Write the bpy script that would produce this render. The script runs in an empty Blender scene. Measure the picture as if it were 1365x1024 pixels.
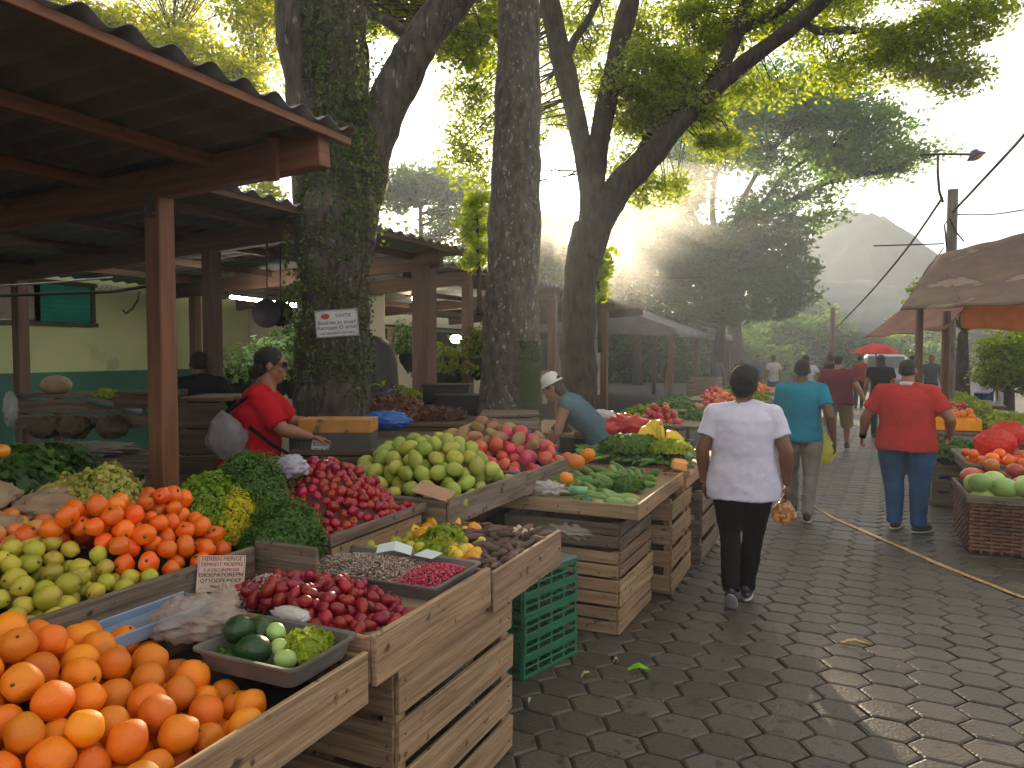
import bpy, math, random
import numpy as np
from mathutils import Vector, Matrix, Euler, noise
sc = bpy.context.scene
rad = math.radians
# ------------------------------------------------------------------ camera
TH, PT, FPX = rad(24.4), rad(2.44), 986.0
cd = bpy.data.cameras.new('camera'); cam = bpy.data.objects.new('camera', cd)
sc.collection.objects.link(cam); sc.camera = cam
cam.location = (0, 0, 1.75); cam.rotation_euler = (rad(90) - PT, 0, TH)
cd.sensor_width = 36; cd.lens = 36 * FPX / 1365; cd.clip_start = 0.05; cd.clip_end = 5000
# ------------------------------------------------------------------ sun, sky, exposure
SUN_PX = (741, 243)
_sd = Vector((-math.sin(TH), math.cos(TH), 0))
_a = (SUN_PX[0] - 682.5) / FPX; _b = (512 - SUN_PX[1]) / FPX
_F = Vector((-math.sin(TH)*math.cos(PT), math.cos(TH)*math.cos(PT), -math.sin(PT)))
_R = Vector((math.cos(TH), math.sin(TH), 0)); _U = _R.cross(_F)
SUND = (_F + _R*_a + _U*_b).normalized()
SEL = math.asin(SUND.z); SAZ = math.atan2(SUND.x, SUND.y)
sl = bpy.data.lights.new('sun', 'SUN'); so = bpy.data.objects.new('sun', sl); sc.collection.objects.link(so)
sl.energy = 5.0; sl.angle = rad(0.6); sl.color = (1.0, 0.80, 0.55)
so.rotation_euler = SUND.to_track_quat('Z', 'Y').to_euler(); so.location = (-10, 20, 15)
w = bpy.data.worlds.new('World'); sc.world = w; w.use_nodes = True
nt = w.node_tree; nt.nodes.clear()
def N(t, ty, **k):
    n = t.nodes.new(ty)
    for a, v in k.items(): setattr(n, a, v)
    return n
out = N(nt, 'ShaderNodeOutputWorld'); bg = N(nt, 'ShaderNodeBackground'); sky = N(nt, 'ShaderNodeTexSky')
sky.sky_type = 'NISHITA'; sky.sun_disc = False; sky.sun_elevation = SEL; sky.sun_rotation = SAZ
sky.air_density = 1.3; sky.dust_density = 4.0; sky.ozone_density = 1.0
tc = N(nt, 'ShaderNodeTexCoord'); mp = N(nt, 'ShaderNodeMapping'); mp.inputs['Scale'].default_value = (1, 1, 3.0)
nz = N(nt, 'ShaderNodeTexNoise'); nz.inputs['Scale'].default_value = 1.6; nz.inputs['Detail'].default_value = 6
cr = N(nt, 'ShaderNodeValToRGB'); cr.color_ramp.elements[0].position = .28; cr.color_ramp.elements[1].position = .62
cr.color_ramp.elements[0].color = (.62, .62, .62, 1)
mx = N(nt, 'ShaderNodeMix', data_type='RGBA'); mx.inputs[7].default_value = (6.5, 6.3, 6.1, 1)   # thin bright cloud
nt.links.new(tc.outputs['Generated'], mp.inputs[0]); nt.links.new(mp.outputs[0], nz.inputs['Vector'])
nt.links.new(nz.outputs['Fac'], cr.inputs[0]); nt.links.new(cr.outputs[0], mx.inputs[0])
nt.links.new(sky.outputs[0], mx.inputs[6])
# brighter cloud round the sun, and the sun's own disc
gm = N(nt, 'ShaderNodeVectorMath', operation='DOT_PRODUCT'); nrmz = N(nt, 'ShaderNodeVectorMath', operation='NORMALIZE')
nt.links.new(tc.outputs['Generated'], nrmz.inputs[0]); nt.links.new(nrmz.outputs[0], gm.inputs[0]); gm.inputs[1].default_value = SUND
def mth(op, a, b):
    n = N(nt, 'ShaderNodeMath', operation=op)
    for i, q in enumerate((a, b)):
        if hasattr(q, 'links'): nt.links.new(q, n.inputs[i])
        else: n.inputs[i].default_value = q
    return n.outputs[0]
dp = mth('MAXIMUM', gm.outputs['Value'], 0.0)
aur = mth('ADD', mth('MULTIPLY', mth('POWER', dp, 6.0), .9), mth('MULTIPLY', mth('POWER', dp, 400.0), 2.0))
disc = mth('MULTIPLY', mth('GREATER_THAN', dp, math.cos(rad(.62))), 40.0)
tot = mth('ADD', mth('ADD', aur, disc), 1.0)
vm = N(nt, 'ShaderNodeVectorMath', operation='SCALE'); nt.links.new(mx.outputs[2], vm.inputs[0]); nt.links.new(tot, vm.inputs['Scale']); nt.links.new(vm.outputs[0], bg.inputs[0])
nt.links.new(bg.outputs[0], out.inputs[0])
bg.inputs[1].default_value = 0.07
sc.view_settings.view_transform = 'Standard'; sc.view_settings.look = 'None'; sc.view_settings.exposure = 1.42; sc.view_settings.gamma = 1
sc.cycles.use_denoising = True; sc.cycles.max_bounces = 7; sc.cycles.transparent_max_bounces = 24
sc.cycles.diffuse_bounces = 3; sc.cycles.glossy_bounces = 2; sc.cycles.transmission_bounces = 4; sc.cycles.volume_bounces = 0
sc.cycles.sample_clamp_indirect = 4; sc.cycles.caustics_reflective = False; sc.cycles.caustics_refractive = False

# ------------------------------------------------------------------ helpers
def ray(px, py): return _F + _R*((px-682.5)/FPX) + _U*((512-py)/FPX)
def P(px, py, z):
    d = ray(px, py); return Vector((0, 0, 1.75)) + d*((z-1.75)/d.z)
def D(px, py, t): return Vector((0, 0, 1.75)) + ray(px, py)*t
def tag(o, label=None, cat=None, group=None, kind=None):
    if label: o['label'] = label
    if cat: o['category'] = cat
    if group: o['group'] = group
    if kind: o['kind'] = kind
    return o
def empty(name, loc=(0, 0, 0), rz=0, label=None, cat=None, group=None):
    o = bpy.data.objects.new(name, None); o.empty_display_size = .1
    sc.collection.objects.link(o); o.location = loc; o.rotation_euler = (0, 0, rz)
    return tag(o, label, cat, group)
def link(name, me, parent=None, loc=(0, 0, 0), rot=(0, 0, 0)):
    o = bpy.data.objects.new(name, me); sc.collection.objects.link(o)
    o.location = loc; o.rotation_euler = rot
    if parent: o.parent = parent
    return o
def copy_tree(o, parent=None):
    c = o.copy(); sc.collection.objects.link(c)
    if parent: c.parent = parent
    for ch in list(o.children): copy_tree(ch, c)
    return c
RN = random.Random(7)
class MB:
    def __init__(s): s.v = []; s.f = []; s.uv = []; s.sm = []
    def add(s, vs, fs, uvs=None, smooth=False):
        b = len(s.v); s.v += [tuple(v) for v in vs]
        for i, f in enumerate(fs):
            s.f.append(tuple(b+k for k in f)); s.sm.append(smooth)
            s.uv.append(uvs[i] if uvs else [(0, 0)]*len(f))
    def box(s, c, size, rot=None, jit=0):
        hx, hy, hz = [q/2 for q in size]; c = Vector(c)
        M = Euler(rot).to_matrix() if rot is not None else Matrix.Identity(3)
        pts = [Vector((x, y, z)) for x in (-hx, hx) for y in (-hy, hy) for z in (-hz, hz)]
        fs = [(0, 1, 3, 2), (4, 6, 7, 5), (0, 4, 5, 1), (2, 3, 7, 6), (0, 2, 6, 4), (1, 5, 7, 3)]
        L = max(range(3), key=lambda i: size[i]); o1, o2 = RN.uniform(0, 40), RN.uniform(0, 40)
        uvs = []
        for f in fs:
            ax = [i for i in range(3) if max(pts[k][i] for k in f) - min(pts[k][i] for k in f) > 1e-7]
            if len(ax) < 2: ax = [0, 1]
            a, b = (L, [i for i in ax if i != L][0]) if L in ax else (ax[0], ax[1])
            uvs.append([(pts[k][a]+o1, pts[k][b]+o2+.37*b) for k in f])
        vs = [c + M @ (p + Vector((RN.uniform(-jit, jit), RN.uniform(-jit, jit), RN.uniform(-jit, jit)))) for p in pts]
        s.add(vs, fs, uvs); return s
    def bar(s, a, b, wd, ht, up=(0, 0, 1)):
        a, b = Vector(a), Vector(b); d = b-a; L = d.length; x = d.normalized(); u = Vector(up)
        y = u.cross(x); y.normalize(); z = x.cross(y)
        M = Matrix((x, y, z)).transposed(); s.box((a+b)/2, (L, wd, ht), M.to_euler()); return s
    def tube(s, pts, rs, seg=10, cap=True, jit=0.0, nscale=3.0, smooth=True, ell=None):
        pts = [Vector(p) for p in pts]; n = len(pts); vs = []; fs = []; uvs = []
        prev = None; L = 0; Ls = []
        for i, p in enumerate(pts):
            t = (pts[min(i+1, n-1)] - pts[max(i-1, 0)]).normalized()
            if prev is None:
                ref = Vector((1, 0, 0)) if abs(t.x) < .9 else Vector((0, 1, 0))
                x = (ref - t*ref.dot(t)).normalized()
            else: x = (prev - t*prev.dot(t)).normalized()
            prev = x; y = t.cross(x)
            if i: L += (p-pts[i-1]).length
            Ls.append(L); r = rs[i] if isinstance(rs, (list, tuple)) else rs
            rx, ry = (r if isinstance(r, (tuple, list)) else (r, r))
            for k in range(seg):
                a = 2*math.pi*k/seg; q = p + x*(rx*math.cos(a)) + y*(ry*math.sin(a))
                if jit:
                    q = p + (q-p)*(1 + jit*noise.noise(q*nscale) + jit*.5*noise.noise(q*nscale*2.7))
                vs.append(q)
        for i in range(n-1):
            for k in range(seg):
                k2 = (k+1) % seg; fs.append((i*seg+k, i*seg+k2, (i+1)*seg+k2, (i+1)*seg+k))
                uvs.append([(Ls[i], k/seg), (Ls[i], (k+1)/seg), (Ls[i+1], (k+1)/seg), (Ls[i+1], k/seg)])
        if cap:
            fs.append(tuple(reversed(range(seg)))); uvs.append([(0, 0)]*seg)
            fs.append(tuple(range((n-1)*seg, n*seg))); uvs.append([(0, 0)]*seg)
        s.add(vs, fs, uvs, smooth); return s
    def ell(s, c, r, rot=(0, 0, 0), seg=16, rings=10, wob=0, fn=None):
        c = Vector(c); M = Euler(rot).to_matrix(); r = (r, r, r) if not hasattr(r, '__len__') else r
        vs = [c + M @ Vector((0, 0, -r[2]))]; fs = []
        for i in range(1, rings):
            ph = math.pi*i/rings - math.pi/2
            for k in range(seg):
                a = 2*math.pi*k/seg; q = Vector((math.cos(a)*math.cos(ph), math.sin(a)*math.cos(ph), math.sin(ph)))
                if fn: q = q*fn(q)
                if wob: q = q*(1+wob*noise.noise(q*1.7+c*9))
                vs.append(c + M @ Vector((q.x*r[0], q.y*r[1], q.z*r[2])))
        top = 1.0*(fn(Vector((0, 0, 1))) if fn else 1)
        vs.append(c + M @ Vector((0, 0, r[2]*top)))
        for k in range(seg):
            k2 = (k+1) % seg; fs.append((0, 1+k2, 1+k))
            for i in range(rings-2): b = 1+i*seg; fs.append((b+k, b+k2, b+seg+k2, b+seg+k))
            fs.append((1+(rings-2)*seg+k, 1+(rings-2)*seg+k2, len(vs)-1))
        s.add(vs, fs, None, True); return s
    def lathe(s, prof, c=(0, 0, 0), seg=24, lobes=0, la=0, smooth=True):
        c = Vector(c); vs = []; fs = []
        for (r, z) in prof:
            for k in range(seg):
                a = 2*math.pi*k/seg; q = r*(1+la*math.cos(lobes*a)); vs.append(c+Vector((q*math.cos(a), q*math.sin(a), z)))
        for i in range(len(prof)-1):
            for k in range(seg): k2 = (k+1) % seg; fs.append((i*seg+k, i*seg+k2, (i+1)*seg+k2, (i+1)*seg+k))
        s.add(vs, fs, None, smooth); return s
    def build(s, name, m, parent=None, bevel=0, loc=(0, 0, 0), rot=(0, 0, 0)):
        me = bpy.data.meshes.new(name); me.from_pydata(s.v, [], s.f)
        ul = me.uv_layers.new(name='UVMap'); flat = [c for f in s.uv for p in f for c in p]
        ul.data.foreach_set('uv', flat); me.polygons.foreach_set('use_smooth', s.sm)
        me.materials.append(m); me.update()
        o = link(name, me, parent, loc, rot)
        if bevel:
            b = o.modifiers.new('b', 'BEVEL'); b.width = bevel; b.segments = 1; b.limit_method = 'ANGLE'
        return o
def arrays(name, V, Q, m, parent=None, smooth=False):
    me = bpy.data.meshes.new(name); V = np.asarray(V, dtype=np.float32); Q = np.asarray(Q, dtype=np.int32); n, k = Q.shape
    me.vertices.add(len(V)); me.vertices.foreach_set('co', V.ravel())
    me.loops.add(n*k); me.loops.foreach_set('vertex_index', Q.ravel())
    me.polygons.add(n); me.polygons.foreach_set('loop_start', np.arange(0, n*k, k, dtype=np.int32))
    me.polygons.foreach_set('use_smooth', np.full(n, smooth)); me.materials.append(m); me.update(calc_edges=True); me.validate()
    return link(name, me, parent)
def leaf_quads(C, size, rng, asp=.5, flat=.0, nrm=None):
    """one folded diamond leaf per centre"""
    n = len(C); a = rng.normal(size=(n, 3)); a[:, 2] *= (1-flat*.8); a /= np.linalg.norm(a, axis=1)[:, None]
    b = rng.normal(size=(n, 3))
    if nrm is not None: a = a - nrm*(np.sum(a*nrm, axis=1)[:, None])*.7; b = nrm + .5*b; b = np.cross(a, b)
    elif flat: b[:, 2] *= (1-flat)
    b -= a*np.sum(a*b, axis=1)[:, None]; b /= (np.linalg.norm(b, axis=1)[:, None]+1e-9); a /= (np.linalg.norm(a, axis=1)[:, None]+1e-9)
    c = np.cross(a, b); s = (size*rng.uniform(.6, 1.35, n))[:, None]
    V = np.empty((n, 4, 3)); V[:, 0] = C - a*s*.5; V[:, 1] = C + b*s*asp*.5 + c*s*.08 + a*s*.08
    V[:, 2] = C + a*s*.5; V[:, 3] = C - b*s*asp*.5 + c*s*.08 + a*s*.08
    return V.reshape(-1, 3), np.arange(4*n).reshape(n, 4)

# ------------------------------------------------------------------ materials
MC = {}
def mat(name, c1, c2=None, rough=.6, scale=8, stretch=(1, 1, 1), bump=0, bscale=40, uv=False, rnd=0, metal=0, island=False,
        spot=None, spot_s=6, spot_t=.62, iso=0, coat=0, trans=0, obj_hue=0, spec=None, detail=5):
    if name in MC: return MC[name]
    m = bpy.data.materials.new(name); m.use_nodes = True; t = m.node_tree; p = t.nodes['Principled BSDF']; L = t.links.new
    p.inputs['Roughness'].default_value = rough; p.inputs['Metallic'].default_value = metal
    if coat: p.inputs['Coat Weight'].default_value = coat; p.inputs['Coat Roughness'].default_value = .15
    if spec is not None: p.inputs['Specular IOR Level'].default_value = spec
    c2 = c2 or tuple(q*.8 for q in c1)
    co = N(t, 'ShaderNodeTexCoord'); mpn = N(t, 'ShaderNodeMapping'); mpn.inputs['Scale'].default_value = stretch
    L(co.outputs['UV' if uv else 'Object'], mpn.inputs[0])
    if island:
        gi = N(t, 'ShaderNodeNewGeometry'); fac = gi.outputs['Random Per Island']
    nzn = N(t, 'ShaderNodeTexNoise'); nzn.inputs['Scale'].default_value = scale; nzn.inputs['Detail'].default_value = detail
    L(mpn.outputs[0], nzn.inputs['Vector'])
    if rnd:   # per-object offset of the pattern
        oi = N(t, 'ShaderNodeObjectInfo'); ml = N(t, 'ShaderNodeVectorMath', operation='SCALE'); cb = N(t, 'ShaderNodeCombineXYZ')
        L(oi.outputs['Random'], cb.inputs[0]); L(oi.outputs['Random'], cb.inputs[1]); L(cb.outputs[0], ml.inputs[0]); ml.inputs['Scale'].default_value = 37
        L(ml.outputs[0], mpn.inputs['Location'])
    r = N(t, 'ShaderNodeValToRGB'); r.color_ramp.elements[0].color = (*c1, 1); r.color_ramp.elements[1].color = (*c2, 1)
    if island:
        ad = N(t, 'ShaderNodeMath', operation='MULTIPLY_ADD'); L(nzn.outputs['Fac'], ad.inputs[0]); ad.inputs[1].default_value = .5
        sb = N(t, 'ShaderNodeMath', operation='MULTIPLY_ADD'); L(fac, sb.inputs[0]); sb.inputs[1].default_value = .8; sb.inputs[2].default_value = -.15
        L(sb.outputs[0], ad.inputs[2]); L(ad.outputs[0], r.inputs[0])
    else:
        r.color_ramp.elements[0].position = .35; r.color_ramp.elements[1].position = .66; L(nzn.outputs['Fac'], r.inputs[0])
    col = r.outputs[0]
    if spot:
        v = N(t, 'ShaderNodeTexNoise'); v.inputs['Scale'].default_value = spot_s; v.inputs['Detail'].default_value = 3; L(mpn.outputs[0] if not iso else co.outputs['UV' if uv else 'Object'], v.inputs['Vector'])
        rr = N(t, 'ShaderNodeValToRGB'); rr.color_ramp.elements[0].position = spot_t; rr.color_ramp.elements[1].position = spot_t+.06; L(v.outputs['Fac'], rr.inputs[0])
        mm = N(t, 'ShaderNodeMix', data_type='RGBA'); L(rr.outputs[0], mm.inputs[0]); L(col, mm.inputs[6]); mm.inputs[7].default_value = (*spot, 1); col = mm.outputs[2]
    if obj_hue:
        oi2 = N(t, 'ShaderNodeObjectInfo'); hs = N(t, 'ShaderNodeHueSaturation')
        mr = N(t, 'ShaderNodeMapRange'); L(oi2.outputs['Random'], mr.inputs[0]); mr.inputs[3].default_value = .5-obj_hue; mr.inputs[4].default_value = .5+obj_hue
        mv = N(t, 'ShaderNodeMath', operation='FRACT'); ms = N(t, 'ShaderNodeMath', operation='MULTIPLY'); L(oi2.outputs['Random'], ms.inputs[0]); ms.inputs[1].default_value = 17.3
        L(ms.outputs[0], mv.inputs[0]); mr2 = N(t, 'ShaderNodeMapRange'); L(mv.outputs[0], mr2.inputs[0]); mr2.inputs[3].default_value = .72; mr2.inputs[4].default_value = 1.18
        L(mr.outputs[0], hs.inputs['Hue']); L(mr2.outputs[0], hs.inputs['Value']); L(col, hs.inputs['Color']); col = hs.outputs[0]
    L(col, p.inputs['Base Color'])
    if bump:
        bn = N(t, 'ShaderNodeTexNoise'); bn.inputs['Scale'].default_value = bscale; bn.inputs['Detail'].default_value = 4; L(mpn.outputs[0], bn.inputs['Vector'])
        bp = N(t, 'ShaderNodeBump'); bp.inputs['Strength'].default_value = bump; bp.inputs['Distance'].default_value = .01; L(bn.outputs['Fac'], bp.inputs['Height']); L(bp.outputs[0], p.inputs['Normal'])
    if trans:
        tr = N(t, 'ShaderNodeBsdfTranslucent'); g = N(t, 'ShaderNodeMix', data_type='RGBA', blend_type='MULTIPLY'); g.inputs[0].default_value = 1
        L(col, g.inputs[6]); g.inputs[7].default_value = (3.2, 2.9, .8, 1); L(g.outputs[2], tr.inputs[0])
        ms_ = N(t, 'ShaderNodeMixShader'); ms_.inputs[0].default_value = trans; L(p.outputs[0], ms_.inputs[1]); L(tr.outputs[0], ms_.inputs[2])
        L(ms_.outputs[0], t.nodes['Material Output'].inputs['Surface'])
    MC[name] = m; return m
def emit(name, c, s):
    m = bpy.data.materials.new(name); m.use_nodes = True; t = m.node_tree; p = t.nodes['Principled BSDF']
    p.inputs['Base Color'].default_value = (.8, .8, .8, 1); p.inputs['Emission Color'].default_value = (*c, 1); p.inputs['Emission Strength'].default_value = s; return m
def film(name, c, alpha=.35, rough=.12):
    m = bpy.data.materials.new(name); m.use_nodes = True; t = m.node_tree; p = t.nodes['Principled BSDF']
    p.inputs['Base Color'].default_value = (*c, 1); p.inputs['Roughness'].default_value = rough; p.inputs['Alpha'].default_value = alpha; return m
WL = mat('wood_pale', (.40, .26, .15), (.21, .13, .075), .75, 2.2, (1.1, 16, 16), .5, 6, uv=True, spot=(.085, .048, .028), spot_s=13, spot_t=.635, iso=1, rnd=1, obj_hue=.008)
WG = mat('wood_grey', (.24, .18, .135), (.10, .072, .05), .8, 2.2, (1.1, 16, 16), .5, 6, uv=True, spot=(.045, .03, .02), spot_s=12, spot_t=.63, iso=1, rnd=1, obj_hue=.008)
WD = mat('wood_dark', (.12, .075, .045), (.045, .028, .018), .8, 2.2, (1.1, 14, 14), .5, 6, uv=True, rnd=1)
WO = mat('wood_orange', (.29, .115, .052), (.16, .065, .033), .65, 2.0, (.8, 12, 12), .25, 6, uv=True, spot=(.10, .075, .06), spot_s=11, spot_t=.66, iso=1)
WB = mat('wood_brown', (.16, .085, .055), (.09, .05, .034), .7, 2.0, (.8, 12, 12), .3, 6, uv=True)
TRAY = mat('tray_grey', (.20, .18, .165), (.12, .105, .095), .5, 5, bump=.1)
BARK = mat('bark', (.10, .08, .065), (.025, .02, .016), .95, 5, (4, 4, 1), 1.0, 9, spot=(.20, .20, .18), spot_s=7, spot_t=.63, detail=9)
BARK2 = mat('bark_lichen', (.12, .10, .085), (.04, .033, .027), .95, 9, (2, 2, 1), 1.0, 14, spot=(.30, .29, .27), spot_s=16, spot_t=.62, detail=9)
BARK3 = mat('bark_far', (.065, .05, .038), (.022, .017, .014), .95, 6, (3, 3, 1), bump=1.0, bscale=10, detail=8)
LF = mat('leaf_green', (.05, .10, .015), (.22, .27, .025), .5, .8, island=True, trans=.62)
LFY = mat('leaf_yellow_green', (.09, .15, .015), (.32, .31, .025), .5, .8, island=True, trans=.55)
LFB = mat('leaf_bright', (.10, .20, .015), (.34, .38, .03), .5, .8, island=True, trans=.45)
LFD = mat('leaf_dark', (.03, .08, .025), (.085, .15, .04), .6, .8, island=True, trans=.35)
LFM = mat('leaf_umbrella', (.035, .10, .03), (.12, .20, .05), .6, .8, island=True, trans=.5)
IVY = mat('leaf_ivy', (.02, .045, .012), (.08, .12, .03), .5, 3, island=True, trans=.15)
IVYL = mat('leaf_ivy_light', (.04, .085, .014), (.13, .18, .03), .5, 3, island=True, trans=.2)
HERB = mat('herb_dark', (.025, .085, .012), (.09, .19, .02), .55, 6, island=True, trans=.2)
HERBY = mat('herb_lime', (.13, .22, .012), (.34, .38, .02), .55, 6, island=True, trans=.25)
# ------------------------------------------------------------------ ground, path, hill
def setting():
    g = mat('soil', (.05, .042, .034), (.03, .025, .02), .9, 3, bump=.4, bscale=30)
    me = MB(); S = 600
    me.add([(-S, -60, -.02), (S, -60, -.02), (S, 900, -.02), (-S, 900, -.02)], [(0, 1, 2, 3)])
    tag(me.build('ground', g), kind='structure')
    # interlocking pavers: bevelled stretched hexagons, two-thousandths of a metre uneven
    pm = mat('paver_stone', (.098, .077, .06), (.048, .039, .032), .46, 1.3, bump=.6, bscale=60, island=True, spot=(.028, .024, .021), spot_s=14, spot_t=.6)
    rng = np.random.default_rng(3); a = .142; h = .20; V = []; Q = []; T = []
    n = 0; hexo = np.array([(a, 0), (a*.52, h/2), (-a*.52, h/2), (-a, 0), (-a*.52, -h/2), (a*.52, -h/2)])
    rings = ((.97, -.016), (.945, -.006), (.86, 0.0))
    ca, sa = math.cos(rad(-3)), math.sin(rad(-3))
    for i in range(-34, 40):
        for j in range(-4, 125):
            cx = i*a*1.52; cy = (j+.5*(i % 2))*h
            x, y = cx*ca-cy*sa, cx*sa+cy*ca
            if not (-4.6 < x < 5.5 and .2 < y < 25): continue
            tz = rng.normal(0, .0016); tx, ty = rng.normal(0, .006, 2)
            for s, z in rings:
                for hx, hy in hexo*s + rng.normal(0, .0012, (6, 2)):
                    V.append((x+hx*ca-hy*sa, y+hx*sa+hy*ca, z+tz+tx*hx+ty*hy))
            for r in range(2):
                for k in range(6):
                    k2 = (k+1) % 6; Q.append((n+r*6+k, n+r*6+k2, n+r*6+6+k2, n+r*6+6+k))
            Q.append((n+12, n+13, n+14, n+15)); Q.append((n+15, n+16, n+17, n+12)); n += 18
    o = arrays('paving', V, Q, pm); tag(o, kind='structure')
    # joints filled with soil
    mm = MB(); mm.add([(-4.6, .2, -.012), (5.5, .2, -.012), (5.5, 25, -.012), (-4.6, 25, -.012)], [(0, 1, 2, 3)])
    tag(mm.build('joint_sand', mat('joint_sand', (.022, .018, .015), (.012, .01, .009), .95, 40)), kind='structure')
    # road beyond the pavers
    rd = MB(); rd.add([(-4.2, 25, -.008), (7, 25, -.008), (7, 160, -.008), (-4.2, 160, -.008)], [(0, 1, 2, 3)])
    tag(rd.build('road', mat('road_worn', (.075, .066, .058), (.05, .045, .04), .7, 2, bump=.4, bscale=60)), kind='structure')
    # sunlight streak across the path, painted in as a coloured strip
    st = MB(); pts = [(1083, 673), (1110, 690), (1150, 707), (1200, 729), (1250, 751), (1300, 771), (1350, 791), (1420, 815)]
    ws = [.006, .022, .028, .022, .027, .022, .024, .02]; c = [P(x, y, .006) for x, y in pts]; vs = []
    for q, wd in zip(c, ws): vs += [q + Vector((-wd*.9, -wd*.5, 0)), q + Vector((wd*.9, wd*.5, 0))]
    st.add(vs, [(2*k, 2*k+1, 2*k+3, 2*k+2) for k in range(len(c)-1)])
    tag(st.build('painted_sun_streak', mat('sun_streak_paint', (.62, .36, .12), (.40, .22, .08), .4, 14, spot=(.08, .065, .05), spot_s=22, spot_t=.56)), kind='structure')
    # hills
    def hill(name, cx, cy, rx, ry, hh, m, seed, shape):
        nx, ny = 70, 50; V = []; Q = []
        for j in range(ny+1):
            for i in range(nx+1):
                u = i/nx*2-1; v = j/ny*2-1; z = shape(u)*(max(0, 1-v*v)**1.2)*hh
                z += (noise.noise(Vector((u*3, v*3, seed)))*.10 + noise.noise(Vector((u*11, v*8, seed)))*.075 + abs(noise.noise(Vector((u*38, v*26, seed))))*.06)*hh*(shape(u) > .02)
                V.append((cx+u*rx*math.cos(TH)-v*ry*math.sin(TH), cy+u*rx*math.sin(TH)+v*ry*math.cos(TH), z-.5))
        for j in range(ny):
            for i in range(nx): k = j*(nx+1)+i; Q.append((k, k+1, k+nx+2, k+nx+1))
        tag(arrays(name, V, Q, m, smooth=True), kind='structure')
    hm = mat('hill_forest', (.006, .02, .03), (.02, .042, .05), .9, .4, detail=9, bump=1, bscale=1.2)
    c = D(1128, 470, 112)
    hill('hill', c.x, c.y, 50, 30, 20.6, hm, 1.5, lambda u: max(0, math.exp(-(u/.33)**2*1.1)*.96 + .10*max(0, 1-abs(u))) if abs(u) < 1 else 0)
    c = D(1085, 470, 82)
    hill('hill', c.x, c.y, 42, 20, 9.2, hm, 4.5, lambda u: max(0, (1-u*u)*(.8+.25*math.sin(u*3+1))))
setting()

# ------------------------------------------------------------------ trees
def spline(pts, n=6):
    out = []; m = len(pts)
    for i in range(m-1):
        p0, p1, p2, p3 = pts[max(i-1, 0)], pts[i], pts[i+1], pts[min(i+2, m-1)]
        for k in range(n):
            t = k/n; out.append([.5*((2*b)+(-a+c)*t+(2*a-5*b+4*c-d)*t*t+(-a+3*b-3*c+d)*t**3) for a, b, c, d in zip(p0, p1, p2, p3)])
    out.append(list(pts[-1])); return out
def limb(mb, pl, seg=14, jit=.12, n=6, ns=3):
    """pl: (px, py, depth, radius px) read off the photograph, turned into metres"""
    q = []
    for px, py, d, r in pl: v = D(px, py, d); q.append((v.x, v.y, v.z, r*d/FPX))
    q = spline(q, n); mb.tube([v[:3] for v in q], [v[3] for v in q], seg, True, jit, ns); return q
def crown_leaves(blobs, size, rng, per=70, cr=.3, flat=.5):
    """blobs: (px, py, depth, rx, ry px, clumps, [depth radius m]); every blob is a cloud of clumps, every clump a cloud of leaves"""
    Vs = []; Cc = []
    for b in blobs:
        px, py, d, rx, ry, k = b[:6]; c = D(px, py, d); RX = rx*d/FPX; RZ = ry*d/FPX; RD = b[6] if len(b) > 6 else RX*.7
        u = rng.normal(size=(k, 3)); u /= np.linalg.norm(u, axis=1)[:, None]; u *= (rng.uniform(.15, 1, k)**.5)[:, None]
        cc = np.array(c) + u[:, :1]*RX*np.array(_R) + u[:, 1:2]*RD*np.array((_F.x, _F.y, 0)) + u[:, 2:]*RZ*np.array((0, 0, 1))
        Cc.append(cc)
        for q in cc:
            m = int(per*rng.uniform(.5, 1.4)); r = cr*rng.uniform(.55, 1.3)
            w_ = rng.normal(size=(m, 3)); w_ /= np.linalg.norm(w_, axis=1)[:, None]; w_ *= (rng.uniform(0, 1, m)**.45)[:, None]
            w_[:, 2] *= .55; Vs.append(q + w_*r)
    return np.concatenate(Vs), np.concatenate(Cc)
def twigs(mb, cc, nodes, rng, share=.5, r0=.012, segs=5):
    nodes = np.array([n[:3] for n in nodes])
    for q in cc:
        if rng.random() > share: continue
        d = np.linalg.norm(nodes-q, axis=1); j = int(np.argmin(d)); a = nodes[j]; L = d[j]
        if L > 4.5*max(1, r0/.012) or L < .1: continue
        mid = (a+q)/2 + rng.normal(size=3)*L*.09 + np.array((0, 0, L*.08))
        mb.tube([a, (a+mid)/2+rng.normal(size=3)*L*.02, mid, q], [r0*(.6+L*.25), r0*(.5+L*.2), r0*.6, r0*.3], segs, False, 0)
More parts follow.
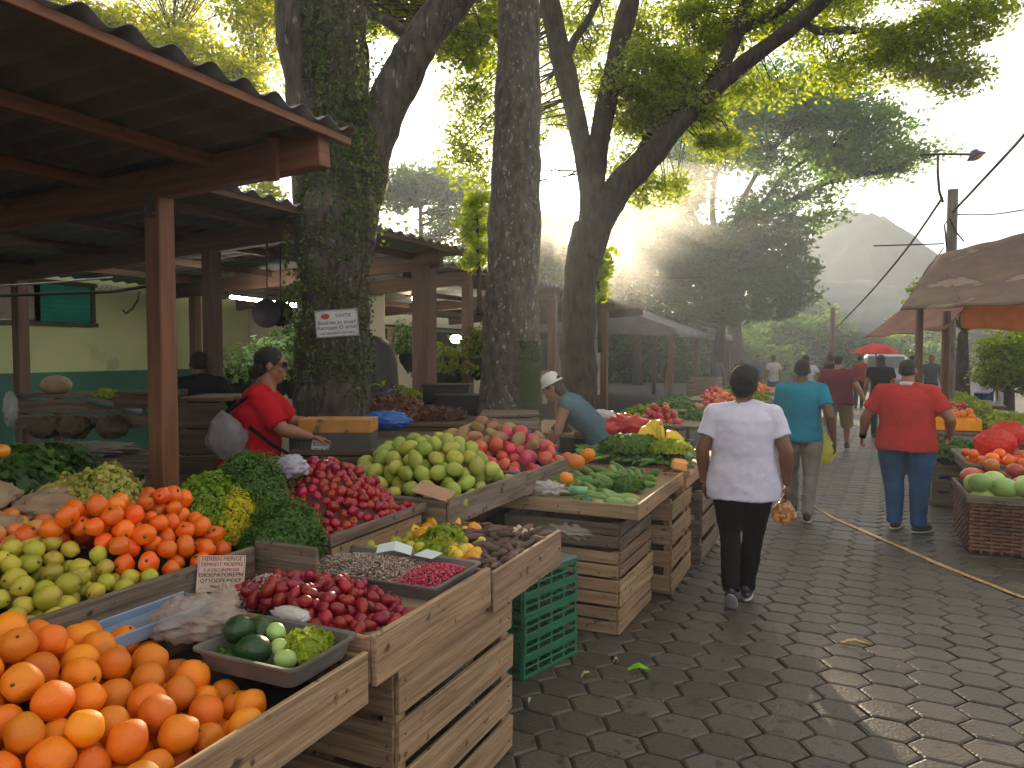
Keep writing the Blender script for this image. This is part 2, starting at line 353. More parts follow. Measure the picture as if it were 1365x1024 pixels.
def tree(name, limbs, blobs, leafm, barkm, label, size=.07, per=70, cr=.3, seed=1, group=None, share=.5, cat='tree', jit=.12, seg=14, r0=.012, extra=None, flat=.5, wb=None):
    rng = np.random.default_rng(seed); b = limbs[0][0]; base = D(*b[:3]); base.z = 0
    t = empty(name, base, 0, label, cat, group); mb = MB(); nodes = []
    for l in limbs: nodes += limb(mb, l, seg, jit)
    if blobs:
        C, cc = crown_leaves(blobs, size, rng, per, cr, flat); twigs(mb, cc, nodes, rng, share, r0)
        V, Q = leaf_quads(C, size, rng, .55, flat)
        if wb:   # the rest of the crown, overhead and unseen, added to shade the stalls: (x, y, z, rx, ry, rz, clumps, leaf size)
            for x, y, z, rx, ry, rz, k, ls in wb:
                cc2 = np.array((x, y, z)) + rng.uniform(-1, 1, (k, 3))*np.array((rx, ry, rz)); W_ = np.repeat(cc2, 60, 0) + rng.normal(size=(k*60, 3))*np.array((.42, .42, .2))
                V2, Q2 = leaf_quads(W_, ls, rng, .6, .5); Q = np.concatenate([Q, Q2+len(V)]); V = np.concatenate([V, V2])
        V = V - np.array(base)
        arrays('crown', V, Q, leafm, t)
    tr = mb.build('trunk', barkm, t); tr.location = -base
    if extra: extra(t, base, nodes, rng)
    return t
def ivy(t, base, px0, px1, py0, py1, d, rp, n, rng, m, name='ivy', size=.035, clumps=60, curve=None):
    """leaves clinging to the camera side and flanks of a trunk"""
    C = []
    for k in range(clumps):
        y = rng.uniform(py0, py1); cx = curve(y) if curve else (px0+px1)/2
        r = rp*d/FPX; an = rng.uniform(-1.5, 1.5); c0 = D(cx, y, d)
        for i in range(n):
            a2 = an + rng.normal()*.28; z = rng.normal()*.16
            rr = r*rng.uniform(.98, 1.13)
            C.append(c0 + _R*(math.sin(a2)*rr) - Vector((_F.x, _F.y, 0))*(math.cos(a2)*rr) + Vector((0, 0, z)))
    C = np.array([tuple(c) for c in C]); V, Q = leaf_quads(C, size, rng, .8, .2); arrays(name, V-np.array(base), Q, m, t)

def near_trees():
    d = 6.5
    def ex1(t, base, nodes, rng):
        cv = lambda y: 447 + (0 if y > 300 else (300-y)*.03)
        ivy(t, base, 0, 0, 20, 560, d, 47, 75, rng, IVY, clumps=105, size=.03, curve=cv)
        ivy(t, base, 0, 0, 60, 300, d, 44, 60, rng, IVYL, clumps=34, curve=lambda y: 470, size=.034)
        ivy(t, base, 0, 0, 300, 480, d, 50, 50, rng, IVYL, clumps=26, curve=lambda y: 436, size=.036)
    tree('ivy_clad_tree', [
        [(440, 745, d, 78), (440, 690, d, 62), (442, 600, d, 54), (444, 520, d, 50), (446, 430, d, 46), (448, 350, d, 47), (450, 290, d, 50), (452, 240, d, 46)],
        [(434, 330, d, 36), (422, 220, d, 32), (406, 110, d, 29), (391, 0, d, 26), (375, -180, d, 22), (340, -420, d, 16)],
        [(455, 300, d+.1, 40), (458, 200, d+.15, 38), (455, 90, d+.2, 37), (452, 0, d+.2, 36), (450, -220, d+.3, 28), (470, -420, d, 20)],
        [(468, 320, d, 32), (484, 250, d, 30), (499, 190, d, 28), (523, 125, d, 27), (553, 70, d, 25), (592, 15, d, 23), (650, -50, d, 19), (760, -150, d, 14)],
        [(560, 66, d+.2, 9), (520, 30, d+.5, 7), (480, 12, d+.7, 6), (440, -30, d+1, 4)]],
        [(520, 0, 9, 90, 40, 40), (430, -60, 9, 150, 50, 60), (560, 10, 8.5, 60, 45, 40), (620, 30, 8.5, 60, 60, 50)], LF, BARK,
        'massive forked tree trunk covered in ivy with a white sign nailed to it', seed=4, per=80, extra=ex1, jit=.2)
    def ex2(t, base, nodes, rng):
        moss = mat('moss', (.03, .06, .012), (.06, .10, .02), .9, 8, island=True, trans=.1)
        C = []
        for i in range(5000):
            y = rng.uniform(455, 560); a2 = rng.normal(.75, .35); c0 = D(681, y, 7.5); r = (35+(y-455)*.05)*7.5/FPX*rng.uniform(1, 1.10)
            C.append(c0 + _R*(math.sin(a2)*r) - Vector((_F.x, _F.y, 0))*(math.cos(a2)*r))
        V, Q = leaf_quads(np.array([tuple(c) for c in C]), .022, rng, .7, .2); arrays('moss', V-np.array(base), Q, moss, t)
    tree('tall_tree', [[(680, 715, 7.5, 58), (680, 640, 7.5, 46), (678, 560, 7.5, 42), (679, 500, 7.5, 38), (682, 400, 7.5, 36), (686, 280, 7.5, 34), (690, 150, 7.5, 31), (692, 0, 7.5, 28), (693, -200, 7.5, 26), (700, -600, 7.5, 20)]],
        [(640, -240, 9, 200, 80, 80), (780, -330, 9, 220, 90, 80)], LF, BARK2,
        'tall straight grey trunk with green moss near its foot, between two forked trees', seed=5, extra=ex2, jit=.10, size=.09, wb=[(-3, 6, 9.5, 5, 5, 1.5, 95, .17), (-1, 0, 8.5, 5, 4, 1.2, 70, .17), (3, 5, 9.5, 3, 5, 1.2, 40, .17)])
    d = 9.5
    tree('spreading_tree', [
        [(775, 655, d, 38), (774, 600, d, 29), (772, 540, d, 25), (771, 470, d, 23), (772, 400, d, 22), (777, 340, d, 22), (784, 300, d, 20)],
        [(782, 330, d, 17), (786, 270, d, 14), (781, 220, d, 13), (769, 160, d, 13), (755, 100, d, 15), (742, 50, d, 14), (732, 0, d, 13), (715, -90, d, 10), (690, -200, d, 7)],
        [(784, 310, d, 17), (792, 250, d, 14), (797, 200, d, 14), (806, 150, d, 14), (818, 90, d, 13), (830, 40, d, 13), (842, -10, d, 12), (855, -120, d, 9)],
        [(780, 345, d, 22), (800, 290, d, 21), (826, 250, d, 20), (855, 220, d-.1, 18), (885, 188, d-.2, 15), (915, 155, d-.3, 14), (950, 120, d-.4, 12), (1000, 78, d-.5, 11), (1050, 42, d-.6, 10), (1100, 0, d-.7, 9), (1180, -70, d-.8, 6)],
        [(935, 135, d-.3, 10), (962, 90, d-.2, 10), (980, 45, d-.1, 11), (996, 0, d, 9), (1010, -80, d, 7)],
        [(983, 42, d-.1, 7), (1010, 28, d-.3, 7), (1040, 14, d-.5, 6), (1070, -10, d-.7, 5)],
        [(850, 222, d, 12), (862, 195, d+.3, 10), (872, 165, d+.6, 9), (900, 110, d+1, 7), (940, 70, d+1.3, 6), (985, 48, d+1.6, 4)],
        [(1068, 30, d-.6, 5), (1095, 42, d-.6, 5), (1130, 40, d-.6, 5), (1165, 44, d-.6, 5), (1200, 38, d-.6, 4), (1245, 22, d-.6, 2.5), (1290, 5, d-.6, 2)],
        [(752, 90, d, 6), (765, 55, d, 6), (785, 25, d, 5), (800, -10, d, 4)]],
        [(870, 110, d, 78, 42, 95, .7), (905, 150, d, 62, 34, 80, .6), (840, 150, d+.4, 36, 34, 22, .5), (900, 60, 10.5, 90, 55, 60), (800, 55, 10.5, 70, 60, 40), (980, 35, 10, 90, 45, 50),
         (745, 130, 11, 30, 60, 16), (960, 190, 9.2, 28, 18, 14, .3), (1080, 25, 9.3, 90, 32, 40), (1160, 65, 9, 85, 26, 34), (1235, 50, 8.8, 70, 35, 36), (1270, 95, 8.8, 38, 24, 22), (1290, 20, 8.8, 45, 28, 24),
         (1120, 105, 9, 45, 14, 9), (1210, 100, 8.8, 40, 16, 9), (1000, 120, 9.3, 50, 18, 12), (640, 60, 11, 75, 60, 48), (645, 150, 11, 55, 55, 34), (632, 220, 11, 40, 40, 20), (650, 265, 11, 22, 30, 10),
         (730, 30, 11, 60, 50, 30), (870, 255, 11.0, 40, 18, 12), (835, 225, 11.0, 30, 30, 12), (728, 170, 12.5, 20, 40, 10), (880, 240, 12, 50, 22, 12),
         (900, -90, 10, 320, 70, 130, 2.5), (1150, -70, 9, 200, 60, 60, 2)], LF, BARK3,
        'spreading tree with a sprawling forked trunk and leafy limbs over the path', seed=6, per=95, cr=.3, size=.062, share=.6, jit=.14)
    # one bright sunlit spray
    tree('sapling', [[(800, 470, 11.5, 3), (799, 420, 11.5, 2.5), (797, 370, 11.5, 2), (800, 340, 11.5, 1.5)]],
        [(803, 350, 11.5, 14, 22, 14, .2), (800, 375, 11.5, 12, 18, 10, .2), (798, 395, 11.5, 8, 10, 5, .15)], LFB, BARK3,
        'bright lime green sapling glowing behind the spreading tree trunk', seed=8, size=.10, per=30, cr=.13, r0=.006)
    tree('climbing_shrub', [[(640, 420, 8.6, 4), (638, 360, 8.6, 3), (636, 300, 8.6, 2), (636, 265, 8.6, 1.5)]],
        [(632, 300, 8.6, 17, 32, 34, .25), (636, 340, 8.6, 16, 26, 22, .25), (640, 270, 8.6, 12, 14, 8, .2)], LFB, BARK3,
        'bright green leafy shrub growing against the tall straight trunk', seed=9, size=.055, per=60, cr=.14, r0=.006, cat='shrub')
    tree('broadleaf_tree', [[(150, 700, 15, 10), (150, 400, 15, 9), (160, 200, 15, 8), (180, 100, 15, 6), (230, 50, 15, 4)], [(160, 200, 15, 5), (120, 100, 15, 4), (60, 40, 15, 3)], [(180, 100, 15, 4), (270, 90, 14.5, 3), (340, 100, 14, 2)]],
        [(100, 45, 15, 80, 32, 75), (190, 55, 15, 90, 38, 90), (260, 80, 14.5, 70, 32, 60), (310, 105, 14, 50, 22, 26), (60, 15, 15, 70, 30, 40), (350, 50, 13, 25, 50, 18), (200, -60, 15, 220, 60, 120), (320, 255, 15, 60, 14, 16), (120, 90, 15, 80, 16, 26), (345, 15, 12, 40, 30, 18)], LFY, BARK3,
        'sunlit yellow green tree above the nearest tin roof', seed=10, size=.10, per=80, cr=.42)
near_trees()

def far_trees():
    # umbrella-shaped rain tree
    d = 34
    tree('rain_tree', [
        [(985, 520, d, 12), (980, 460, d, 10), (975, 400, d, 9), (968, 350, d, 8)],
        [(968, 352, d, 7), (1000, 300, d, 5), (1050, 270, d, 4), (1100, 245, d, 3), (1160, 232, d, 2), (1200, 225, d, 1.5)],
        [(968, 352, d, 6), (985, 280, d, 4), (1010, 230, d, 3), (1040, 190, d, 2), (1080, 160, d, 1.5)],
        [(968, 355, d, 6), (950, 290, d, 4), (955, 230, d, 3), (970, 180, d, 2)],
        [(968, 360, d, 6), (930, 300, d, 4), (905, 250, d, 3), (900, 210, d, 2)],
        [(1000, 300, d, 3), (1040, 240, d, 2.5), (1090, 205, d, 2), (1130, 190, d, 1.5)],
        [(985, 300, d, 3), (1040, 310, d, 2.5), (1080, 292, d, 2), (1095, 285, d, 1)]],
        [(1000, 135, d, 70, 22, 70, 5), (1060, 150, d, 70, 24, 70, 5), (1110, 175, d, 60, 20, 55, 5), (1160, 200, d, 55, 18, 45, 5), (1205, 215, d, 30, 10, 18, 3), (1030, 180, d, 100, 25, 40, 5), (950, 150, d, 50, 30, 35, 4),
         (1090, 215, d, 90, 12, 26, 4), (1060, 255, d, 70, 10, 16, 3), (950, 220, d, 50, 30, 22, 4), (1080, 290, d, 30, 8, 8, 2), (1150, 225, d, 60, 8, 12, 3), (900, 200, d, 40, 50, 26, 4), (890, 270, d, 40, 30, 22, 4)],
        LFM, BARK3, 'wide umbrella shaped tree fading into the haze behind the market', seed=21, size=.24, per=85, cr=.95, share=.8, jit=.08, seg=8, r0=.03)
    def simple(px, d, top, base_r, blobs, label, seed, name='broadleaf_tree', m=LFD, size=None, cr=None, per=70, group='hazy trees beyond the stalls', sh=.5):
        gy_ = 470+1.78*FPX/d; tree(name, [[(px, gy_, d, base_r*1.3), (px, 460, d, base_r*.8), (px+2, (450+top)/2, d, base_r*.6), (px, top, d, base_r*.3)]], blobs, m, BARK3, label,
             seed=seed, size=size or d*.0075, per=per, cr=cr or d*.026, share=sh, group=group, jit=.08, seg=7, r0=.001*d)
    simple(960, 26, 360, 9, [(915, 330, 26, 60, 36, 60), (960, 350, 26, 70, 45, 75), (1030, 320, 26, 55, 26, 40), (1045, 360, 26, 42, 26, 34), (1000, 395, 26, 75, 36, 60), (930, 410, 26, 80, 36, 55), (880, 360, 26, 40, 40, 30), (1010, 290, 26, 50, 20, 22)],
           'dense dark green tree low behind the grey tarpaulin roof', 22)
    simple(560, 42, 260, 7, [(565, 245, 42, 55, 18, 50), (530, 262, 42, 30, 16, 22), (610, 262, 42, 40, 22, 30), (570, 300, 42, 55, 26, 14), (640, 300, 42, 35, 40, 24)],
           'pale misty tree seen between the ivy trunk and the straight trunk', 23)
    simple(722, 38, 300, 6, [(725, 310, 38, 24, 30, 26), (735, 350, 38, 30, 40, 34), (690, 330, 38, 30, 60, 36)],
           'golden hazy tree right under the sun between two trunks', 24, m=LFY)
    simple(850, 40, 300, 6, [(845, 300, 40, 40, 26, 30), (830, 340, 40, 50, 40, 46), (860, 390, 40, 60, 34, 50), (800, 385, 40, 40, 30, 30)],
           'misty green tree behind the spreading tree trunk', 25, m=LF)
    simple(1060, 60, 420, 5, [(1060, 425, 60, 45, 26, 40), (1030, 450, 60, 40, 20, 30)], 'round grey green tree at the far end of the path', 26)
    simple(1130, 85, 440, 5, [(1130, 440, 85, 40, 18, 34), (1170, 452, 85, 30, 12, 20)], 'small far tree under the hill behind the red umbrella', 27)
    simple(1215, 70, 440, 5, [(1215, 440, 70, 38, 22, 34), (1250, 450, 70, 40, 20, 30)], 'hazy far tree under the brown market awning', 28, m=LF)
    simple(1090, 70, 450, 4, [(1092, 452, 70, 26, 14, 20)], 'smallest far tree left of the hill foot by the road', 29)
    simple(1283, 17, 440, 9, [(1290, 400, 17, 60, 30, 40), (1335, 400, 17, 60, 30, 40), (1240, 380, 17, 30, 14, 8)], 'dark trunked tree rising behind the awning posts', 30, m=LF, group='trees behind the awning stall')
    simple(1345, 15, 470, 6, [(1345, 470, 15, 32, 30, 60), (1325, 500, 15, 22, 18, 26), (1370, 500, 15, 30, 30, 40)], 'leafy green bush tree beside the tables under the awning', 31, m=LF, size=.09, cr=.25, group='trees behind the awning stall')
    simple(1400, 20, 430, 8, [(1400, 420, 20, 60, 60, 60)], 'broad tree behind the awning at the picture edge', 32, m=LFD, group='trees behind the awning stall')
    # tree belt beyond the long pale building (its crowns hold back most of the low sun)
    k = 0
    for px, dd, ty, wd in ((470, 60, 330, 60), (590, 70, 345, 60), (665, 58, 300, 40), (772, 62, 305, 40), (905, 55, 250, 30), (400, 55, 300, 60), (300, 50, 290, 60)):
        simple(px, dd, ty+20, 5, [(px, ty+20, dd, wd, 30, 40), (px-20, ty+60, dd, wd, 34, 40), (px+15, ty+90, dd, wd, 34, 30)],
               ['faint hazy tree far behind the pale building roofs', 'rounded pale tree far behind the low shed roofs', 'slim pale tree beside the straight trunk far away', 'bright hazy tree beneath the sun glare', 'thin misty tree above the tarpaulin roof', 'faint broad tree behind the nearest shed roof', 'hidden tall tree over the shed roof edge'][k], 40+k, m=LFD); k += 1
far_trees()

def hedges():
    for j, (x, y, L, h, rz, m, lb) in enumerate(((-12, 44, 9, 4.5, 0, LFD, 'dark hedge closing the view behind the tarpaulin shed'), (-3, 52, 8, 4.0, .2, LFD, 'dark hedge left of the road end'), (8, 60, 9, 4.5, -.2, LF, 'green hedge right of the road end'), (24, 48, 11, 5, .3, LFD, 'long hedge beyond the awning stalls'), (-24, 38, 9, 5, -.2, LFD, 'dark hedge beyond the pale building'), (14, 34, 5, 3, .1, LFD, 'low hedge behind the parked van'))):
        rng = np.random.default_rng(200+j); n = 9000; u = rng.normal(size=(n, 3)); u /= np.linalg.norm(u, axis=1)[:, None]; u[:, 2] = abs(u[:, 2])
        s_ = np.array([1+.35*noise.noise(Vector((q[0]*6, q[1]*2, q[2]*3+j))) for q in u]); C = u*s_[:, None]*np.array((L, 1.6, h))*rng.uniform(.8, 1, n)[:, None]
        V, Q = leaf_quads(C, .34, rng, .6, .2); t = empty('hedge', (x, y, 0), rz, lb, 'hedge', 'hedges round the market'); arrays('leaves', V, Q, m, t)
        b = MB(); b.ell((0, 0, 0), (L*.85, 1.3, h*.82), seg=24, rings=12, wob=.2); b.build('stems', mat('hedge_core', (.015, .022, .012), (.01, .015, .008), .9), t)
hedges()
def leaf_litter():
    rng = np.random.default_rng(77); n = 130; C = np.stack([rng.uniform(-1.2, 3.5, n), rng.uniform(2, 14, n)**1.0, np.full(n, .008)], 1)
    V, Q = leaf_quads(C, .022, rng, .6, .95); V[:, 2] = np.abs(V[:, 2]-.004)+.002
    tag(arrays('leaf_litter', V, Q, mat('litter', (.16, .13, .05), (.34, .30, .20), .7, 3, island=True)), 'tiny dry leaves and crumbs scattered over the pavers', 'leaf litter', None, 'stuff')
leaf_litter()
# ------------------------------------------------------------------ buildings and sheds
TIN = mat('tin_sheet', (.26, .26, .265), (.14, .135, .13), .5, 3, (1, .25, 1), metal=.1, spot=(.16, .075, .04), spot_s=2.2, spot_t=.6)
TINR = mat('tin_rust', (.15, .075, .045), (.08, .045, .032), .7, 4, spot=(.2, .16, .13), spot_s=5, spot_t=.6)
def corrugated(x0, x1, y0, y1, z0, z1, per=.19, amp=.023, nx=10, sag=.0):
    """corrugated sheet, ribs along X; z0 at x0, z1 at x1"""
    ny = int((y1-y0)/per*8); V = []; Q = []
    for s in (0, 1):
        for j in range(ny+1):
            y = y0+(y1-y0)*j/ny
            for i in range(nx+1):
                u = i/nx; x = x0+(x1-x0)*u
                e = .012*noise.noise(Vector((int(y/.82)*3.1, 7, u*2)))
                V.append((x + (.05*noise.noise(Vector((int(y/.82)*5.3, 2, 0))) if i == nx else 0), y, z0+(z1-z0)*u + amp*math.sin(2*math.pi*y/per) + e - s*.003 - sag*math.sin(math.pi*u)))
    W = (nx+1)*(ny+1)
    for s in (0, 1):
        for j in range(ny):
            for i in range(nx):
                k = s*W+j*(nx+1)+i; q = (k, k+1, k+nx+2, k+nx+1); Q.append(q if s == 0 else q[::-1])
    for j in range(ny):
        k = j*(nx+1)+nx; Q.append((k, k+W, k+W+nx+1, k+nx+1)); k = j*(nx+1); Q.append((k+nx+1, k+W+nx+1, k+W, k))
    for i in range(nx):
        Q.append((i+1, i+1+W, i+W, i)); k = ny*(nx+1)+i; Q.append((k, k+W, k+1+W, k+1))
    return V, Q
def shed(name, label, x0, x1, y0, y1, zl, zr, posts, beams, purlins, wm, tin, pw=.12, fascia=True, ov=.0):
    t = empty(name, (posts[0][0], posts[0][1], 0), 0, label, 'shed', 'tin roofed market sheds'); L0 = Vector((-posts[0][0], -posts[0][1], 0))
    zz = lambda x: zl+(zr-zl)*(x-x0)/(x1-x0)
    V, Q = corrugated(x0, x1, y0, y1, zl, zr); o = arrays('roof', V, Q, tin, t, True); o.location = L0
    for p in posts:
        px, py = p[:2]; w_ = p[2] if len(p) > 2 else pw
        m = MB(); top = zz(px)-.20; m.box((px, py, top/2), (w_, w_, top), jit=.004); m.build('post', wm, t, .008, L0)
    for by, bx0, bx1, hh in beams:
        m = MB(); m.bar((bx0, by, zz(bx0)-.03-hh/2-.02), (bx1, by, zz(bx1)-.03-hh/2-.02), .09, hh+.04); m.build('beam', wm, t, .006, L0)
    for px in purlins:
        m = MB(); m.bar((px, y0+.05, zz(px)-.062), (px, y1-.05, zz(px)-.062), .06, .075); m.build('purlin', wm, t, .004, L0)
    if fascia:
        m = MB(); m.bar((x1-.05, y0, zz(x1)-.046), (x1-.05, y1, zz(x1)-.046), .03, .042); m.build('fascia', wm, t, .004, L0)
    return t, L0
def sheds():
    t, L0 = shed('market_shed', 'nearest tin shed roof on a square orange post, rusty wavy edge', -7.4, -2.42, -1.6, 3.32, 2.66, 2.93,
         [(-3.71, 3.15), (-3.71, -1.3), (-7.1, 3.15), (-7.1, -1.3)], [(3.15, -7.3, -2.50, .14), (-1.3, -7.3, -2.62, .14)], [-3.28, -4.15, -5.1, -6.1, -7.0], WO, TIN)
    m = MB(); m.box((-3.71, 3.083, 2.63), (.10, .006, .20)); [m.tube([(-3.71+sx*.03, 3.083, 2.63+sz*.07), (-3.71+sx*.03, 3.070, 2.63+sz*.07)], .009, 6) for sx in (-1, 1) for sz in (-1, 1)]; m.build('bracket', TINR, t, 0, L0)
    m = MB(); m.box((-2.79, 3.085, 2.77), (.07, .035, .22)); m.build('end_block', WO, t, .004, L0)
    shed('market_shed', 'long low shed with dark roof in front of the pale green wall', -9.1, -4.2, 3.75, 8.1, 2.72, 2.98,
         [(-5.46, 5.2, .13), (-4.59, 7.6, .22), (-8.3, 5.2), (-8.3, 7.6)], [(5.2, -8.9, -4.4, .16), (7.6, -8.9, -4.35, .16)], [-4.75, -5.8, -6.9, -8.0], WB, TIN)
    shed('market_shed', 'far tin shed running behind the tall straight trunk', -9.1, -4.65, 8.3, 18.5, 2.62, 2.9,
         [(-4.75, 9.0, .13), (-4.75, 12.2, .14), (-4.95, 15.9, .15), (-7.4, 9), (-7.4, 12.2), (-7.4, 15.9)], [(9.0, -8.9, -4.7, .14), (12.2, -8.9, -4.7, .14), (15.9, -8.9, -4.7, .14), (18.3, -8.9, -4.7, .14)], [-5.4, -6.5, -7.7], WB, TIN)
    # gabled tarpaulin roof
    t = empty('tarpaulin_shed', (-5.6, 25, 0), 0, 'long grey tarpaulin roof fading in the smoke beyond the tin sheds', 'shed'); L0 = Vector((5.6, -25, 0))
    m = MB(); pr = [(-10, 2.5), (-7.4, 3.55), (-5.9, 3.0), (-4.3, 2.42), (-4.25, 2.2)]; vs = []; n = 14
    for j in range(n+1):
        y = 20+11*j/n
        for x, z in pr: vs.append((x, y, z + .05*noise.noise(Vector((x, y, 1)))))
    fs = [(j*5+i, j*5+i+1, j*5+i+6, j*5+i+5) for j in range(n) for i in range(4)]
    m.add(vs, fs, None, True); o = m.build('roof', mat('tarp_grey', (.16, .155, .15), (.10, .098, .095), .7, 2), t, 0, L0)
    s = o.modifiers.new('s', 'SOLIDIFY'); s.thickness = .02
    g = MB(); g.add([(-10, 20.02, 2.45), (-4.3, 20.02, 2.2), (-4.3, 20.02, 2.42), (-7.4, 20.02, 3.5), (-10, 20.02, 2.5)], [(0, 1, 2, 3, 4)]); o = g.build('gable_cloth', mat('tarp_grey', (0, 0, 0)), t, 0, L0)
    s = o.modifiers.new('s', 'SOLIDIFY'); s.thickness = .02
    for x, y in ((-4.4, 20.2), (-4.4, 24), (-4.4, 27.5), (-4.4, 30.8), (-7.4, 20.2), (-7.4, 30.8)):
        m = MB(); m.box((x, y, 1.2), (.14, .14, 2.4)); m.build('post', WB, t, 0, L0)
sheds()

def building():
    gp = mat('plaster_green', (.62, .68, .36), (.54, .61, .31), .85, 1.2, bump=.15, bscale=12, spot=(.45, .50, .28), spot_s=1.4, spot_t=.62)
    tp = mat('plaster_teal', (.05, .20, .15), (.04, .15, .115), .7, 1.4, bump=.15, bscale=12, spot=(.06, .13, .10), spot_s=2, spot_t=.6)
    bp = mat('plaster_beige', (.72, .66, .50), (.64, .58, .44), .85, 1.0, bump=.15, bscale=12, spot=(.52, .47, .36), spot_s=1.2, spot_t=.62)
    t = empty('market_building', (-9.2, 3, 0), 0, 'low building with pale green wall over a teal band and teal shutters', 'building'); L0 = Vector((9.2, -3, 0))
    W = lambda c, s, n, m, b=0: MB().box(c, s).build(n, m, t, b, L0)
    W((-9.3, 3.5, 2.35), (.25, 12, 1.7), 'wall', gp); W((-9.29, 3.5, .75), (.27, 12, 1.5), 'wall_band', tp)
    W((-12.2, 3.5, 3.45), (6.6, 12.6, .18), 'roof', mat('roof_teal', (.05, .22, .25), (.04, .17, .2), .5, 2))
    W((-8.98, 1.9, 2.66), (.5, 5.2, .05), 'eave_strip', mat('eave_blue', (.10, .38, .48), (.08, .3, .4), .4, 3))
    teal = mat('shutter_teal', (.02, .34, .27), (.015, .26, .2), .45, 4); dk = mat('window_dark', (.02, .022, .022), (.012, .013, .013), .2, 4)
    # window: frame, louvred shutter, dark casement with curtain
    y0, y1 = P(-40, 410, 0).y, 0
    wx = -9.155
    def wy(px):   # Y where the wall plane is met by the view at px
        d = ray(px, 430); return d.y*(wx/d.x)
    a, b, c = wy(-60), wy(47), wy(121)
    wf = W((wx, (a+c)/2, 2.37), (.05, c-a+.10, .50), 'window', dk)
    for (s, e) in ((a, b), (b, c)):
        for q in (s, e): m = MB(); m.box((wx+.045, q, 2.37), (.05, .05, .54)); m.build('window_frame', mat('frame_dark', (.05, .04, .03)), t, 0, L0)
    for z in (2.11, 2.635): m = MB(); m.box((wx+.047, (a+c)/2, z), (.052, c-a+.12, .05)); m.build('window_frame', mat('frame_dark', (0, 0, 0)), t, 0, L0)
    m = MB(); [m.box((wx+.04, (b+c)/2, 2.17+.058*i), (.012, c-b-.06, .06), (0, .5, 0)) for i in range(8)]; m.build('shutter', teal, t, 0, L0)
    m = MB(); m.box((wx+.036, (a+b)/2+.25, 2.36), (.01, .5, .42)); m.build('curtain', mat('curtain', (.3, .25, .2), (.2, .17, .14)), t, 0, L0)
    t = empty('market_hall', (-9.5, 20, 0), 0, 'long beige building with lamps and an open doorway behind the tin sheds', 'building'); L0 = Vector((9.5, -20, 0))
    W = lambda c, s, n, m, b=0: MB().box(c, s).build(n, m, t, b, L0)
    W((-9.5, 11.3, 1.7), (.25, 3.4, 3.4), 'wall', bp); W((-9.5, 22.5, 1.7), (.25, 16.4, 3.4), 'wall', bp); W((-9.5, 13.65, 2.85), (.25, 1.3, 1.1), 'wall', bp)
    W((-9.5, 9.58, 1.7), (6, .03, 3.38), 'end_wall', bp)
    W((-11.6, 20.2, 3.5), (4.8, 22, .16), 'roof', mat('roof_teal', (0, 0, 0)))
    W((-9.35, 13.65, 1.15), (.06, .06, 2.3), 'door_post', mat('frame_yellow', (.5, .48, .2))); W((-10.6, 13.65, 1.3), (.05, 3, 2.6), 'room_wall', mat('room_wall', (.5, .5, .3)))
    W((-9.34, 20, 2.35), (.05, 20, .04), 'conduit', mat('frame_dark', (0, 0, 0)))
    for yy in (16.5, 19.5, 23): m = MB(); m.box((-9.35, yy, 1.7), (.06, 1.1, 1.1)); m.build('window', dk, t, 0, L0)
building()

